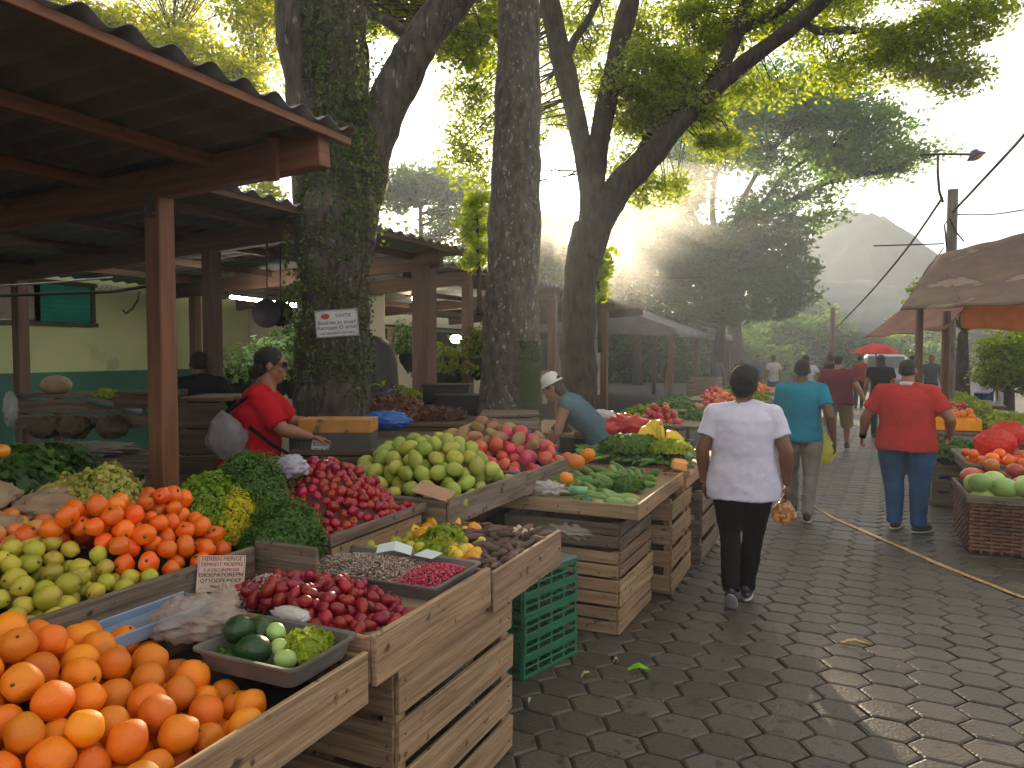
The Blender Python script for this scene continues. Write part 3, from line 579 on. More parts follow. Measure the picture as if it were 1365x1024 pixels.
def small_structures():
    dk = mat('iron_dark', (.03, .028, .026), (.015, .014, .013), .5, 5); al = mat('aluminium', (.45, .45, .44), rough=.35, metal=.7)
    # fluorescent tube and lamps
    t = empty('tube_lamp', D(350, 402, 8.6), 0, 'glowing fluorescent tube under the shed roof beside the ivy trunk', 'lamp')
    a, b = D(308, 396, 9.2), D(395, 407, 8.3); o = t.location
    m = MB(); m.tube([a-o, b-o], .02, 8); m.build('tube', emit('tube_glow', (1, .93, .75), 40), t)
    m = MB(); m.bar(a-o+Vector((0, 0, .045)), b-o+Vector((0, 0, .045)), .07, .04); m.build('housing', al, t)
    for px, py, d, lb in ((555, 453, 14.2, 'glowing round wall lamp left of the thick shed post'), (608, 452, 14, 'glowing oblong wall lamp beside the thin shed post'), (556, 398, 12, 'small warm lamp under the far shed roof')):
        t = empty('wall_lamp', D(px, py, d), 0, lb, 'lamp'); m = MB(); m.ell((0, 0, 0), (.09, .16 if px > 600 else .10, .08)); m.build('globe', emit('lamp_glow', (1, .86, .62), 30), t)
        m = MB(); m.box((-.1, 0, .05), (.14, .1, .05)); m.build('bracket', dk, t)
    # two round pans hanging side by side from the shed beam
    for px, r, dy, lb in ((356, .125, 0, 'black round pan hanging from the shed beam, nearer the lamp post'), (374, .115, .12, 'black round pan hanging beside the ivy trunk, slightly smaller')):
        c = D(px, 418, 6.4+dy); t = empty('hanging_pan', c, TH, lb, 'pan', 'black pans hanging under the shed')
        m = MB(); m.lathe([(.0, -.03), (r*.75, -.03), (r*.97, -.005), (r, .02), (r*.96, .02), (r*.72, -.02), (0, -.02)], seg=28); m.build('dish', dk, t, rot=(rad(90), 0, 0))
        m = MB(); m.tube([(0, 0, r*.9), (0.01, 0, r+.05), (.0, 0, r+.12), (0, .02, .62)], .007, 6); m.build('hook', dk, t)
    # rod with a wire hook across the left opening
    t = empty('hanging_rail', D(110, 386, 5.3), 0, 'thin iron rail with bent wire hook in front of teal shutter', 'rail'); o = t.location
    m = MB(); m.tube([D(-60, 397, 5.6)-o, D(60, 392, 5.5)-o, D(150, 389, 5.3)-o, D(232, 376, 5.0)-o], .012, 8); m.build('rod', dk, t)
    m = MB(); m.tube([D(186, 388, 5.2)-o, D(184, 400, 5.2)-o, D(176, 412, 5.2)-o, D(168, 418, 5.2)-o, D(163, 413, 5.2)-o], .007, 6); m.build('hook', dk, t)
    m = MB(); m.tube([D(-10, 382, 5.6)-o, D(70, 377, 5.4)-o, D(150, 370, 5.3)-o], .008, 6)
    for i in range(5): m.tube([D(128+i*7, 379+.5*i, 5.35)-o, D(133+i*7, 386, 5.35)-o, D(140+i*6, 378, 5.35)-o], .004, 5)
    m.build('wire', al, t)
    # utility pole, wires, street lamp
    pb = D(1264, 500, 12); t = empty('utility_pole', (pb.x, pb.y, 0), 0, 'weathered wooden utility pole rising behind the brown awning', 'pole'); o = Vector((pb.x, pb.y, 0))
    m = MB(); z = D(1264, 255, 12).z; m.tube([(0, 0, 0), (.01, 0, 1.5), (0, 0, 3), (.0, 0, z)], [.095, .088, .08, .075], 12, jit=.06); m.build('shaft', mat('pole_wood', (.20, .17, .15), (.10, .085, .075), .85, 5, (6, 6, 1), bump=.6), t)
    m = MB(); m.tube([D(1262, 330, 11.8)-o, D(1259, 300, 11.8)-o, D(1265, 290, 11.8)-o, D(1275, 310, 11.8)-o, D(1285, 322, 11.8)-o], .012, 6); m.tube([D(1258, 330, 11.8)-o, D(1248, 345, 11.8)-o, D(1247, 352, 11.8)-o], .01, 6); m.build('loose_cable', dk, t)
    m = MB(); m.bar(D(1165, 328, 13)-o, D(1258, 325, 11.9)-o, .022, .022); m.build('crossarm', dk, t)
    t = empty('street_lamp', D(1257, 268, 12), 0, 'dark street lamp head on a thin arm atop the utility pole', 'street lamp'); o = t.location
    m = MB(); m.tube([D(1257, 270, 12)-o, D(1252, 255, 12)-o, D(1250, 230, 12)-o, D(1250, 207, 12)-o], .02, 8); m.tube([D(1226, 206, 12.2)-o, D(1260, 205.5, 12)-o, D(1296, 206, 11.8)-o], .02, 8); m.build('arm', dk, t)
    m = MB(); h = D(1301, 208, 11.8)-o; m.lathe([(0, .11), (.05, .10), (.075, .05), (.13, .0), (.14, -.02), (.125, -.02), (.0, .0)], seg=20); q = m.build('shade', mat('lamp_blue', (.03, .04, .09), (.02, .03, .06), .4), t, loc=h, rot=(0, rad(-22), 0))
    m = MB(); m.ell((0, 0, -.02), (.10, .10, .045)); m.build('lens', mat('lamp_lens', (.8, .45, .3), rough=.3), t, loc=h, rot=(0, rad(-22), 0))
    def wire(label, pts, r):
        t = pts[0]; m = MB(); q = spline([list(D(*p)) for p in pts], 8); m.tube([Vector(v)-D(*t) for v in q], r, 6)
        tag(m.build('overhead_cable', dk, None, 0, D(*t)), label, 'cable', 'overhead cables at the pole')
    wire('thick black cable sloping down from the pole toward the hill foot', [(1256, 264, 12), (1210, 330, 15), (1160, 390, 19), (1112, 440, 24)], .022)
    wire('black cable rising from the pole out over the awning', [(1266, 287, 12), (1310, 240, 10.4), (1365, 180, 9), (1420, 110, 8)], .02)
    wire('thin nearly level cable leaving the pole above the awning', [(1268, 286, 12), (1320, 286, 11), (1370, 279, 10), (1440, 268, 9)], .011)
    # far post in the haze
    m = MB(); c = D(1110, 440, 30); m.tube([(0, 0, -c.z), (0, 0, .9)], .09, 8); tag(m.build('far_pole', WB, None, 0, c), 'lone dark pole standing in the haze at the path end', 'pole')
small_structures()

def cloth_patch(mb, A, B, C_, D_, nu=24, nv=16, sag=.12, wr=.03, seed=0, fold=6):
    """A-B lower edge, D_-C_ upper edge"""
    vs = []
    for j in range(nv+1):
        v = j/nv
        for i in range(nu+1):
            u = i/nu; p = (A*(1-u)+B*u)*(1-v) + (D_*(1-u)+C_*u)*v
            p = p + Vector((0, 0, -sag*math.sin(math.pi*u)*math.sin(math.pi*v)*1.0)) + Vector((noise.noise(Vector((u*fold, v*2, seed))), noise.noise(Vector((u*fold, v*2, seed+5))), noise.noise(Vector((u*fold, v*3, seed+9)))))*wr
            vs.append(p)
    fs = [(j*(nu+1)+i, j*(nu+1)+i+1, (j+1)*(nu+1)+i+1, (j+1)*(nu+1)+i) for j in range(nv) for i in range(nu)]
    mb.add(vs, fs, [[(0, 0)]*4]*len(fs), True)
def awnings():
    cb = mat('canvas_brown', (.17, .10, .07), (.10, .06, .042), .8, 2.5, bump=.3, bscale=18, trans=.12, spot=(.26, .18, .13), spot_s=2.5, spot_t=.6)
    cr_ = mat('canvas_rust', (.26, .11, .07), (.17, .075, .05), .8, 2.5, bump=.3, bscale=18, trans=.2)
    co = mat('canvas_tan', (.48, .25, .09), (.36, .17, .06), .8, 3, bump=.3, bscale=14, trans=.35)
    def aw(label, quads, m, poles):
        c = quads[0][0]; t = empty('market_awning', (c.x, c.y, 0), 0, label, 'awning', 'awnings over the stalls beside the path'); o = Vector((c.x, c.y, 0))
        for k, q in enumerate(quads):
            mb = MB(); cloth_patch(mb, *[p-o for p in q], seed=k*3+len(label)); s = mb.build('canvas' if k == 0 else 'valance', m[min(k, len(m)-1)], t); md = s.modifiers.new('s', 'SOLIDIFY'); md.thickness = .012
        for a, b, r in poles:
            mb = MB(); mb.tube([a-o, b-o], r, 10, jit=.05); mb.build('pole', WB, t)
    aw('big brown canvas awning over the melon stall', [[D(1200, 412, 9.2), D(1460, 400, 7.6), D(1460, 285, 9.6), D(1250, 340, 10.6)], [D(1200, 413, 9.19), D(1282, 404, 8.8), D(1250, 342, 10.58), D(1249, 341, 10.6)]], [cb, cb],
       [(P(1226, 490, .0)*0+Vector((D(1226, 470, 9.6).x, D(1226, 470, 9.6).y, 0)), D(1226, 402, 9.6), .05), (Vector((D(1390, 470, 9).x, D(1390, 470, 9).y, 0)), D(1390, 340, 9), .05)])
    aw('lower rust red awning edge hanging beside the pole', [[D(1152, 450, 11.8), D(1262, 438, 10.2), D(1292, 402, 10.6), D(1215, 402, 12.6)]], [cr_],
       [(Vector((D(1262, 470, 10.4).x, D(1262, 470, 10.4).y, 0)), D(1262, 415, 10.4), .055)])
    aw('tan cloth lit from behind, hanging below the brown awning', [[D(1282, 436, 9.1), D(1460, 448, 8.6), D(1460, 396, 8.7), D(1282, 402, 9.2)]], [co], [(Vector((D(1400, 470, 9.1).x, D(1400, 470, 9.1).y, 0)), D(1400, 410, 9.1), .04)])
    # red umbrella
    c = D(1168, 466, 17); t = empty('red_umbrella', (c.x, c.y, 0), 0, 'small red market umbrella above the far shoppers', 'umbrella')
    m = MB(); m.lathe([(.02, c.z+.15), (.18, c.z+.11), (.36, c.z+.03), (.50, c.z-.08), (.49, c.z-.085), (.35, c.z+.01), (.02, c.z+.13)], seg=8, smooth=False); m.build('canopy', mat('umbrella_red', (.55, .03, .03), (.42, .02, .025), .6, 3, trans=.3), t)
    m = MB(); m.tube([(0, 0, 0), (0, 0, c.z+.18)], .015, 8); m.build('pole', mat('iron_dark', (0, 0, 0)), t)
awnings()
# ------------------------------------------------------------------ text
def text(body, size, m, parent, mtx, name='lettering', align='CENTER', ex=.0006):
    cu = bpy.data.curves.new('t', 'FONT'); cu.body = body; cu.size = size; cu.align_x = align; cu.extrude = ex
    tmp = bpy.data.objects.new('t', cu); sc.collection.objects.link(tmp); bpy.context.view_layer.update()
    me = bpy.data.meshes.new_from_object(tmp.evaluated_get(bpy.context.evaluated_depsgraph_get())); bpy.data.objects.remove(tmp)
    me.materials.clear(); me.materials.append(m); o = link(name, me, parent); o.matrix_local = mtx; return o
INK = mat('ink_black', (.03, .02, .018)); INKR = mat('ink_red', (.22, .03, .02))
# ------------------------------------------------------------------ containers
def tray(name, label, x0, x1, y0, y1, z0, z1, m=None, th=.018, cat='tray', group=None, bottom=True, flare=0, jit=.003, parts='wood'):
    m = m or WL; c = Vector(((x0+x1)/2, (y0+y1)/2, z0)); t = empty(name, c, 0, label, cat, group); hx, hy, h = (x1-x0)/2, (y1-y0)/2, z1-z0
    def bd(n, a, s, r=None): MB().box(a, s, r, jit).build(n, m, t, .004)
    bd('side_board', (hx-th/2, 0, h/2), (th, 2*hy, h)); bd('side_board', (-hx+th/2, 0, h/2), (th, 2*hy-.004, h-.004))
    bd('end_board', (0, hy-th/2, h/2-.003), (2*hx-2*th-.004, th, h-.01)); bd('end_board', (0, -hy+th/2, h/2-.003), (2*hx-2*th-.004, th, h-.01))
    if bottom: bd('bottom_board', (0, 0, .01), (2*hx-2*th-.006, 2*hy-2*th-.006, .014))
    return t
def crate(name, label, x0, x1, y0, y1, z0, z1, n=4, m=None, th=.016, gap=.25, group=None, post=.05, rz=0, cat='crate', posts_out=False):
    m = m or WL; c = Vector(((x0+x1)/2, (y0+y1)/2, z0)); t = empty(name, c, rz, label, cat, group); hx, hy, h = (x1-x0)/2, (y1-y0)/2, z1-z0
    sh = h/n
    for sx in (-1, 1):
        b = MB()
        for i in range(n): b.box((sx*(hx-th/2), RN.uniform(-.004, .004), sh*(i+.5)), (th, 2*hy-RN.uniform(.002, .012), sh*(1-gap*RN.uniform(.7, 1.3))), (RN.uniform(-.02, .02), 0, 0), .003)
        b.build('side_slats', m, t, .003)
    for sy in (-1, 1):
        b = MB()
        for i in range(n): b.box((0, sy*(hy-th/2), sh*(i+.5)-.004), (2*hx-2*th-.004, th, sh*(1-gap*RN.uniform(.7, 1.3))), (0, RN.uniform(-.012, .012), 0), .002)
        b.build('end_slats', m, t, .003)
    for sx in (-1, 1):
        for sy in (-1, 1): MB().box((sx*(hx-th-post/2-.002), sy*(hy-th-post/2-.002), h/2), (post, post, h-.012), None, .002).build('corner_post', m, t, .003)
    MB().box((0, 0, .012), (2*hx-2*th-.01, 2*hy-2*th-.01, .012)).build('bottom_board', m, t)
    b = MB()
    for i in range(n):
        for sy in (-1, 1):
            for dz in (-.18, .18): b.tube([(hx-.004, sy*(hy-th-post*.5)+RN.uniform(-.006, .006), sh*(i+.5+dz)), (hx+.0015, sy*(hy-th-post*.5), sh*(i+.5+dz))], .0038, 6)
        for sx in (-1, 1): b.tube([(sx*(hx-th-post*.5), -hy+.004, sh*(i+.5)), (sx*(hx-th-post*.5), -hy-.0015, sh*(i+.5))], .0038, 6)
    b.build('nails', mat('nail_iron', (.05, .03, .02), (.03, .02, .015), .7), t)
    return t
def table(name, label, x0, x1, y0, y1, z, m=None, th=.04, apron=.1, leg=.07, cat='table', group='market tables in the row'):
    m = m or WD; c = Vector(((x0+x1)/2, (y0+y1)/2, 0)); t = empty(name, c, 0, label, cat, group); hx, hy = (x1-x0)/2, (y1-y0)/2
    b = MB(); n = max(2, int(2*hx/.16)); w_ = 2*hx/n
    for i in range(n): b.box((-hx+w_*(i+.5), 0, z-th/2), (w_-.006, 2*hy, th), None, .002)
    b.build('table_top', m, t, .003)
    for sx in (-1, 1):
        MB().box((sx*(hx-.05), 0, z-th-apron/2), (.025, 2*hy-.06, apron)).build('apron', m, t, .003)
        for sy in (-1, 1): MB().box((sx*(hx-.06-leg/2), sy*(hy-.06), (z-th)/2), (leg, leg, z-th-.004), None, .003).build('leg', m, t, .004)
    return t
# ------------------------------------------------------------------ fruit
def fmesh(name, m, r=(1, 1, 1), dimple=.06, lobes=0, la=0, wob=.05, seed=0, seg=20, rings=12, tip=0, stem=None):
    def fn(q):
        s = 1 - dimple*math.exp(-((1-q.z)/.06)) - dimple*.5*math.exp(-((1+q.z)/.06))
        if lobes: s *= 1 + la*(abs(math.cos(lobes*math.atan2(q.y, q.x)/2))-.6)*(1-q.z*q.z)**.5
        if tip: s *= 1+tip*max(0, q.z)**6
        return s*(1+wob*noise.noise(q*1.3+Vector((seed*7, 1, 2))))
    b = MB(); b.ell((0, 0, 0), r, (0, 0, 0), seg, rings, 0, fn); o = b.build(name, m)
    me = o.data
    if stem:
        me.materials.append(stem[0]); n0 = len(me.polygons); bm = __import__('bmesh').new(); bm.from_mesh(me)
        sb = MB(); zt = r[2]*(1-dimple); sb.tube([(0, 0, zt-.02*r[2]), (0.02*r[0], 0, zt+stem[1]*.6), (.1*r[0], 0, zt+stem[1])], [stem[2], stem[2]*.7, stem[2]*.8], 6)
        sv = [bm.verts.new(v) for v in sb.v]
        for f in sb.f:
            q = bm.faces.new([sv[k] for k in f]); q.material_index = 1; q.smooth = True
        bm.to_mesh(me); bm.free()
    bpy.data.objects.remove(o); me.name = name; return me
def settle(n, x0, x1, y0, y1, prof, r, seed, zr=1.0, K=70, tol=.6, layers=2.3):
    """drop n balls so that they fill the heap whose top surface is prof(x, y)"""
    rng = np.random.default_rng(seed); pts = np.zeros((0, 3)); out = []
    for i in range(n):
        cx = rng.uniform(x0, x1, K); cy = rng.uniform(y0, y1, K); best = None
        for x, y in zip(cx, cy):
            top = prof(x, y)
            if top is None: continue
            z = max(top-layers*r*zr, top*0+prof.floor)+r*zr if hasattr(prof, 'floor') else top-layers*r*zr
            if len(pts):
                dd = (pts[:, 0]-x)**2+(pts[:, 1]-y)**2; k = dd < 3.7*r*r
                if k.any(): z = max(z, float(np.max(pts[k, 2]+zr*np.sqrt(np.maximum(0, 3.7*r*r-dd[k])))))
            s = z+r*zr-top
            if best is None or s < best[0]: best = (s, x, y, z)
        if best is None: continue
        if best[0] > tol*r: continue
        pts = np.vstack([pts, best[1:]]); out.append(best[1:])
    return out
def heap(name, meshes, n, reg, prof, r, seed, label, cat, group, rot='rand', sj=.1, zr=1.0, layers=2.3, tol=.6, K=70):
    rg = random.Random(seed); out = []
    for (x, y, z) in settle(n, *reg, prof, r, seed, zr, K, tol, layers):
        s = rg.uniform(1-sj, 1+sj)
        if rot == 'rand': e = (rg.uniform(0, 6.28), rg.uniform(0, 6.28), rg.uniform(0, 6.28))
        elif rot == 'up': e = (rg.gauss(0, .35), rg.gauss(0, .35), rg.uniform(0, 6.28))
        else: e = (rad(90)+rg.gauss(0, .3), rg.gauss(0, .3), rg.uniform(0, 6.28) if rot == 'lie' else rg.gauss(rot[0], rot[1]))
        o = link(name, rg.choice(meshes), None, (x, y, z), e); o.scale = (s, s, s); tag(o, label, cat, group); out.append(o)
    return out
def bed(parent, x0, x1, y0, y1, prof, drop, m, name='lining'):
    n = 20; V = []; Q = []
    for j in range(n+1):
        for i in range(n+1):
            x = x0+(x1-x0)*i/n; y = y0+(y1-y0)*j/n; p = prof(x, y); V.append((x, y, (p if p is not None else 0)-drop))
    for j in range(n):
        for i in range(n): k = j*(n+1)+i; Q.append((k, k+1, k+n+2, k+n+1))
    o = arrays(name, V, Q, m, parent, True); o.location = -Vector(parent.location); return o
def mound(name, label, c, r, n, size, m, cat, seed, group=None, lump=.25, asp=.8, base=True, core=None, kind=None, top=1.0, ell=.3):
    """a leafy bunch: thousands of small leaves over a lumpy mound"""
    rng = np.random.default_rng(seed); u = rng.normal(size=(n, 3)); u /= np.linalg.norm(u, axis=1)[:, None]; u[:, 2] = np.abs(u[:, 2])*1.05-.05
    s = np.array([1+lump*noise.noise(Vector(q)*2.2+Vector((seed, 0, 0)))+lump*.6*noise.noise(Vector(q)*6+Vector((0, seed, 0))) for q in u])
    s *= (1-rng.uniform(0, 1, n)**2*ell); C = u*s[:, None]*np.array(r)
    V, Q = leaf_quads(C, size, rng, asp, 0, u); t = empty(name, c, 0, label, cat, group); arrays('leaves', V, Q, m, t)
    b = MB(); b.ell((0, 0, 0), [q*.80*(1-lump*.4) for q in r], seg=16, rings=10, wob=lump); b.build('stems', core or mat('herb_core', (.02, .035, .012), (.012, .02, .008), .9), t)
    if kind: t['kind'] = kind
    return t
def grains(name, label, x0, x1, y0, y1, prof, n, size, m, seed, cat='grain heap'):
    rng = np.random.default_rng(seed); x = rng.uniform(x0, x1, n); y = rng.uniform(y0, y1, n); z = np.array([prof(a, b) if prof(a, b) is not None else -9 for a, b in zip(x, y)]) - rng.uniform(0, size*1.2, n)
    k = z > 0; C = np.stack([x, y, z], 1)[k]; n = len(C)
    o8 = np.array([(1, 0, 0), (-1, 0, 0), (0, 1, 0), (0, -1, 0), (0, 0, 1), (0, 0, -1)])*np.array((.5, .34, .34)); tri = np.array([(0, 2, 4), (2, 1, 4), (1, 3, 4), (3, 0, 4), (2, 0, 5), (1, 2, 5), (3, 1, 5), (0, 3, 5)])
    a = rng.uniform(0, 6.28, n); t_ = rng.uniform(-.9, .9, n); ca, sa, ct, st = np.cos(a), np.sin(a), np.cos(t_), np.sin(t_); s = size*rng.uniform(.6, 1.3, n)
    P0 = o8[None]*s[:, None, None]; X = P0[..., 0]*ct[:, None]-P0[..., 2]*st[:, None]; Z = P0[..., 0]*st[:, None]+P0[..., 2]*ct[:, None]; Y = P0[..., 1]
    V = np.stack([X*ca[:, None]-Y*sa[:, None], X*sa[:, None]+Y*ca[:, None], Z], 2)+C[:, None]
    Q = (tri[None]+6*np.arange(n)[:, None, None]).reshape(-1, 3); o = arrays(name, V.reshape(-1, 3), Q, m, None, True); tag(o, label, cat, None, 'stuff'); return o
def bag(name, label, c, r, m, seed, cat='bag', wr=.35, group=None, rot=(0, 0, 0), seg=40, fr=3.2, flat=0, parent=None):
    """crumpled bag"""
    def fn(q):
        v = 1+wr*abs(noise.noise(q*fr+Vector((seed, 0, 0))))+wr*.6*abs(noise.noise(q*fr*2.3+Vector((0, seed, 0))))*1.2-wr*.4+wr*.25*noise.noise(q*fr*6)
        return v
    b = MB(); b.ell((0, 0, 0), r, rot, seg, seg*2//3, 0, fn)
    if flat: b.v = [(x, y, max(z, -r[2]*flat)) for x, y, z in b.v]
    o = b.build(name, m, parent, 0, c)
    if cat: tag(o, label, cat, group)
    return o

def produce_materials():
    G = {}
    G['orange'] = mat('orange_peel', (.78, .17, .003), (.86, .25, .005), .5, 2.5, bump=.22, bscale=260, rnd=1, obj_hue=.009, spot=(.6, .17, .01), spot_s=9, spot_t=.68)
    G['tang'] = mat('tangerine_peel', (.80, .10, .006), (.88, .19, .008), .32, 2.5, bump=.12, bscale=200, rnd=1, obj_hue=.007)
    G['guava'] = mat('guava_skin', (.38, .37, .03), (.60, .50, .06), .5, 5, rnd=1, obj_hue=.022, bump=.1, bscale=90, spot=(.36, .26, .06), spot_s=16, spot_t=.60)
    G['mango'] = mat('green_mango', (.27, .33, .035), (.44, .45, .07), .48, 4, rnd=1, obj_hue=.025, bump=.1, bscale=60, spot=(.30, .24, .07), spot_s=16, spot_t=.61)
    G['tom'] = mat('tomato_pale', (.75, .22, .035), (.80, .36, .09), .35, 4, rnd=1, obj_hue=.03)
    G['chili'] = mat('cherry_skin', (.40, .008, .012), (.22, .005, .010), .22, 5, rnd=1, obj_hue=.02)
    G['radish'] = mat('radish_skin', (.34, .010, .024), (.22, .009, .02), .38, 5, rnd=1, obj_hue=.015, bump=.1, bscale=60, spot=(.18, .03, .035), spot_s=12, spot_t=.66)
    G['potato'] = mat('tuber_skin', (.38, .21, .10), (.26, .14, .07), .8, 7, rnd=1, obj_hue=.02, bump=.4, bscale=40)
    G['red'] = mat('pomegranate_skin', (.62, .035, .045), (.50, .05, .03), .35, 4, rnd=1, obj_hue=.025, spot=(.6, .25, .08), spot_s=7, spot_t=.64)
    G['ypep'] = mat('pepper_yellow', (.80, .33, .012), (.85, .48, .02), .22, 4, rnd=1, obj_hue=.02)
    G['cuc'] = mat('cucumber_skin', (.055, .16, .025), (.16, .28, .05), .4, 9, (1, 1, .3), rnd=1, obj_hue=.03, bump=.35, bscale=45)
    G['avo'] = mat('avocado_skin', (.012, .045, .012), (.025, .08, .018), .32, 7, rnd=1, bump=.35, bscale=60, obj_hue=.02)
    G['ban'] = mat('banana_skin', (.75, .52, .02), (.62, .40, .02), .45, 5, rnd=1, spot=(.2, .11, .03), spot_s=9, spot_t=.66)
    G['melon'] = mat('melon_skin', (.30, .46, .12), (.45, .58, .2), .35, 4, rnd=1, obj_hue=.02)
    G['rmango'] = mat('red_mango', (.50, .05, .05), (.55, .22, .06), .35, 2.5, rnd=1, obj_hue=.03)
    G['root'] = mat('root_brown', (.16, .09, .065), (.08, .045, .04), .8, 6, rnd=1, obj_hue=.03, bump=.4, bscale=40)
    G['stem'] = mat('stem_green', (.07, .11, .025), (.05, .07, .02), .7)
    G['stemb'] = mat('stem_brown', (.12, .09, .04), rough=.8)
    return G
G = produce_materials()
LIN = mat('lining_dark', (.035, .027, .02), (.02, .015, .012), .95, 10)
STEMS = (G['stemb'], .004, .004)
def M3(name, m, r, **k):
    return [fmesh(name, m, tuple(q*f for q, f in zip(r, ff)), seed=i, **k) for i, ff in enumerate(((1, 1, 1), (1.06, .97, .96), (.95, 1.02, 1.06)))]

def front_stall():
    # --- oranges
    t = tray('orange_crate', 'pale wooden crate full of big oranges, nearest to the viewer', -2.04, -1.30, .50, 1.815, .69, .852, WL, cat='crate', th=.02)
    def pr(x, y):
        a = (-1.345-x)/.55; v = .862+.225*max(0, min(1, a))
        if y > 1.53: return None
        return v-.17*max(0, (y-1.16)/.37)**1.3*min(1, a+.15)
    ms = M3('orange', G['orange'], (.0438, .0438, .0425), dimple=.05, wob=.10, seg=28, rings=18, stem=(G['stem'], .0015, .0045))
    heap('orange', ms, 185, (-1.99, -1.365, .56, 1.535), pr, .0432, 11, 'big round orange in the heap in the nearest pale crate', 'orange', 'oranges heaped in the nearest crate', sj=.10, layers=3.4, tol=.5, K=130)
    bed(t, -2.01, -1.33, .53, 1.79, lambda x, y: .75+.2*max(0, min(1, (-1.345-x)/.55))*max(.15, min(1, (1.62-y)/.5)), .03, LIN)
    # --- grey tray with green vegetables
    def rtray(name, label, x0, x1, y0, y1, z0, z1, m=TRAY, th=.008, fl=.02):
        cx, cy = (x0+x1)/2, (y0+y1)/2; t = empty(name, (cx, cy, z0), 0, label, 'tray'); hx, hy, h = (x1-x0)/2, (y1-y0)/2, z1-z0
        def ring(hx, hy, z, r=.03, k=4):
            o = []
            for sx, sy, a0 in ((1, 1, 0), (-1, 1, 90), (-1, -1, 180), (1, -1, 270)):
                for i in range(k+1): a = rad(a0+90*i/k); o.append((sx*(hx-r)+r*math.cos(a), sy*(hy-r)+r*math.sin(a), z))
            return o
        R_ = [ring(hx-fl, hy-fl, 0), ring(hx, hy, h), ring(hx+.008, hy+.008, h+.001), ring(hx+.008, hy+.008, h-.006), ring(hx-th, hy-th, h-.002), ring(hx-fl-th, hy-fl-th, .006)]; b = MB(); n = len(R_[0]); vs = sum([], [])
        for q in R_: vs += q
        fs = [(i*n+k, i*n+(k+1) % n, (i+1)*n+(k+1) % n, (i+1)*n+k) for i in (2, 3, 4) for k in range(n)] + [(0*n+k, 0*n+(k+1) % n, n+(k+1) % n, n+k) for k in range(n)] + [(n+k, n+(k+1) % n, 2*n+(k+1) % n, 2*n+k) for k in range(n)]
        # order: base ring 0 -> rim 1 -> lip 2 -> lip under 3, inner rim 4 -> inner base 5
        fs = [f for f in fs if not (f[0]//n == 3)] + [(1*n+k, 4*n+k, 4*n+(k+1) % n, 1*n+(k+1) % n) for k in range(n)]
        fs += [tuple(5*n+k for k in range(n)), tuple(reversed(range(n)))]
        b.add(vs, fs); b.build('pan', m, t); return t
    rtray('grey_tray', 'small grey tray of green vegetables between oranges and beets', -1.70, -1.335, 1.525, 1.81, .838, .902)
    am = fmesh('avocado', G['avo'], (.043, .043, .056), dimple=.03, wob=.08, seg=22, rings=14)
    for (x, y, z, e, lb) in ((-1.63, 1.635, .93, (1.2, .3, .4), 'largest dark green avocado in the small grey tray'), (-1.545, 1.60, .895, (1.5, .2, 1.7), 'dark green avocado at the front rim of the small grey tray'), (-1.63, 1.72, .895, (1.5, 1, .9), 'dark avocado half hidden behind the largest one')):
        tag(link('avocado', am, None, (x, y, z), e), lb, 'avocado', 'avocados in the grey tray')
    lm = fmesh('lime', G['melon'], (.028, .028, .034), dimple=.03, wob=.06, stem=(G['stem'], .003, .003))
    for (x, y, z, lb) in ((-1.55, 1.70, .91, 'light green lime beside the largest avocado'), (-1.485, 1.65, .89, 'light green lime in front of the torn lettuce'), (-1.43, 1.605, .885, 'light green lime at the front corner of the grey tray')):
        o = link('lime', lm, None, (x, y, z), (x*9, y*7, 1)); tag(o, lb, 'lime', 'limes in the grey tray')
    mound('lettuce', 'pale yellow green lettuce heart in the small grey tray', (-1.43, 1.70, .875), (.075, .075, .05), 500, .038, HERBY, 'lettuce', 31, lump=.3, core=mat('lettuce_core', (.30, .38, .08)))
    mound('parsley', 'feathery dark sprig under the avocados', (-1.63, 1.575, .865), (.045, .035, .025), 500, .012, HERB, 'herb', 32)
    # blue tray + plastic bag behind the oranges
    t = tray('blue_tray', 'pale blue plastic tray against the dark plank behind the oranges', -2.05, -1.88, 1.40, 1.81, .90, .94, mat('plastic_blue', (.22, .30, .42), (.17, .24, .36), .35), th=.006)
    PB = film('plastic_film', (.55, .44, .36), .42, .18)
    bag('plastic_bag', 'crumpled clear brownish plastic bag beside the oranges', (-1.83, 1.66, .93), (.14, .13, .06), PB, 5, wr=.5, fr=2.4)
    bag('plastic_bag', 'twisted top of clear plastic bag standing by the beets', (-1.79, 1.74, .95), (.035, .04, .06), PB, 8, wr=.6, fr=2.0)
    # --- beet box
    t = tray('beet_crate', 'pale wooden crate of beets, pink beans and speckled beans', -2.09, -1.285, 1.835, 2.625, .735, .893, WL, cat='crate', th=.02)
    def pb(x, y):
        if y > 2.21 or y < 1.86 or x < -1.95: return None
        a = (-1.33-x)/.55; return .880+.09*math.sin(min(1, max(0, a))*2.4) - .5*max(0, y-2.08)**1.2
    rm = M3('beet', G['radish'], (.0195, .0195, .026), dimple=.0, wob=.12, seg=16, rings=10, tip=.25)
    heap('beet', rm, 230, (-1.93, -1.325, 1.87, 2.19), pb, .0215, 12, 'small dark red beet in the heap in the beet crate', 'beet', 'dark red beets in the pale crate', sj=.14, layers=3.2, tol=.7)
    def pbed(x, y): return .862
    bed(t, -2.06, -1.31, 1.86, 2.60, pbed, .0, mat('cardboard', (.33, .24, .15), (.25, .18, .11), .9))
    rtray('grey_tray', 'grey rounded tray of speckled and pink beans at the crate end', -2.02, -1.315, 2.235, 2.60, .862, .918)
    def pg(x, y): a = (x+1.68)/.33; b = (y-2.42)/.175; q = 1-a*a*.8-b*b; return .885+.055*q if q > -.25 else None
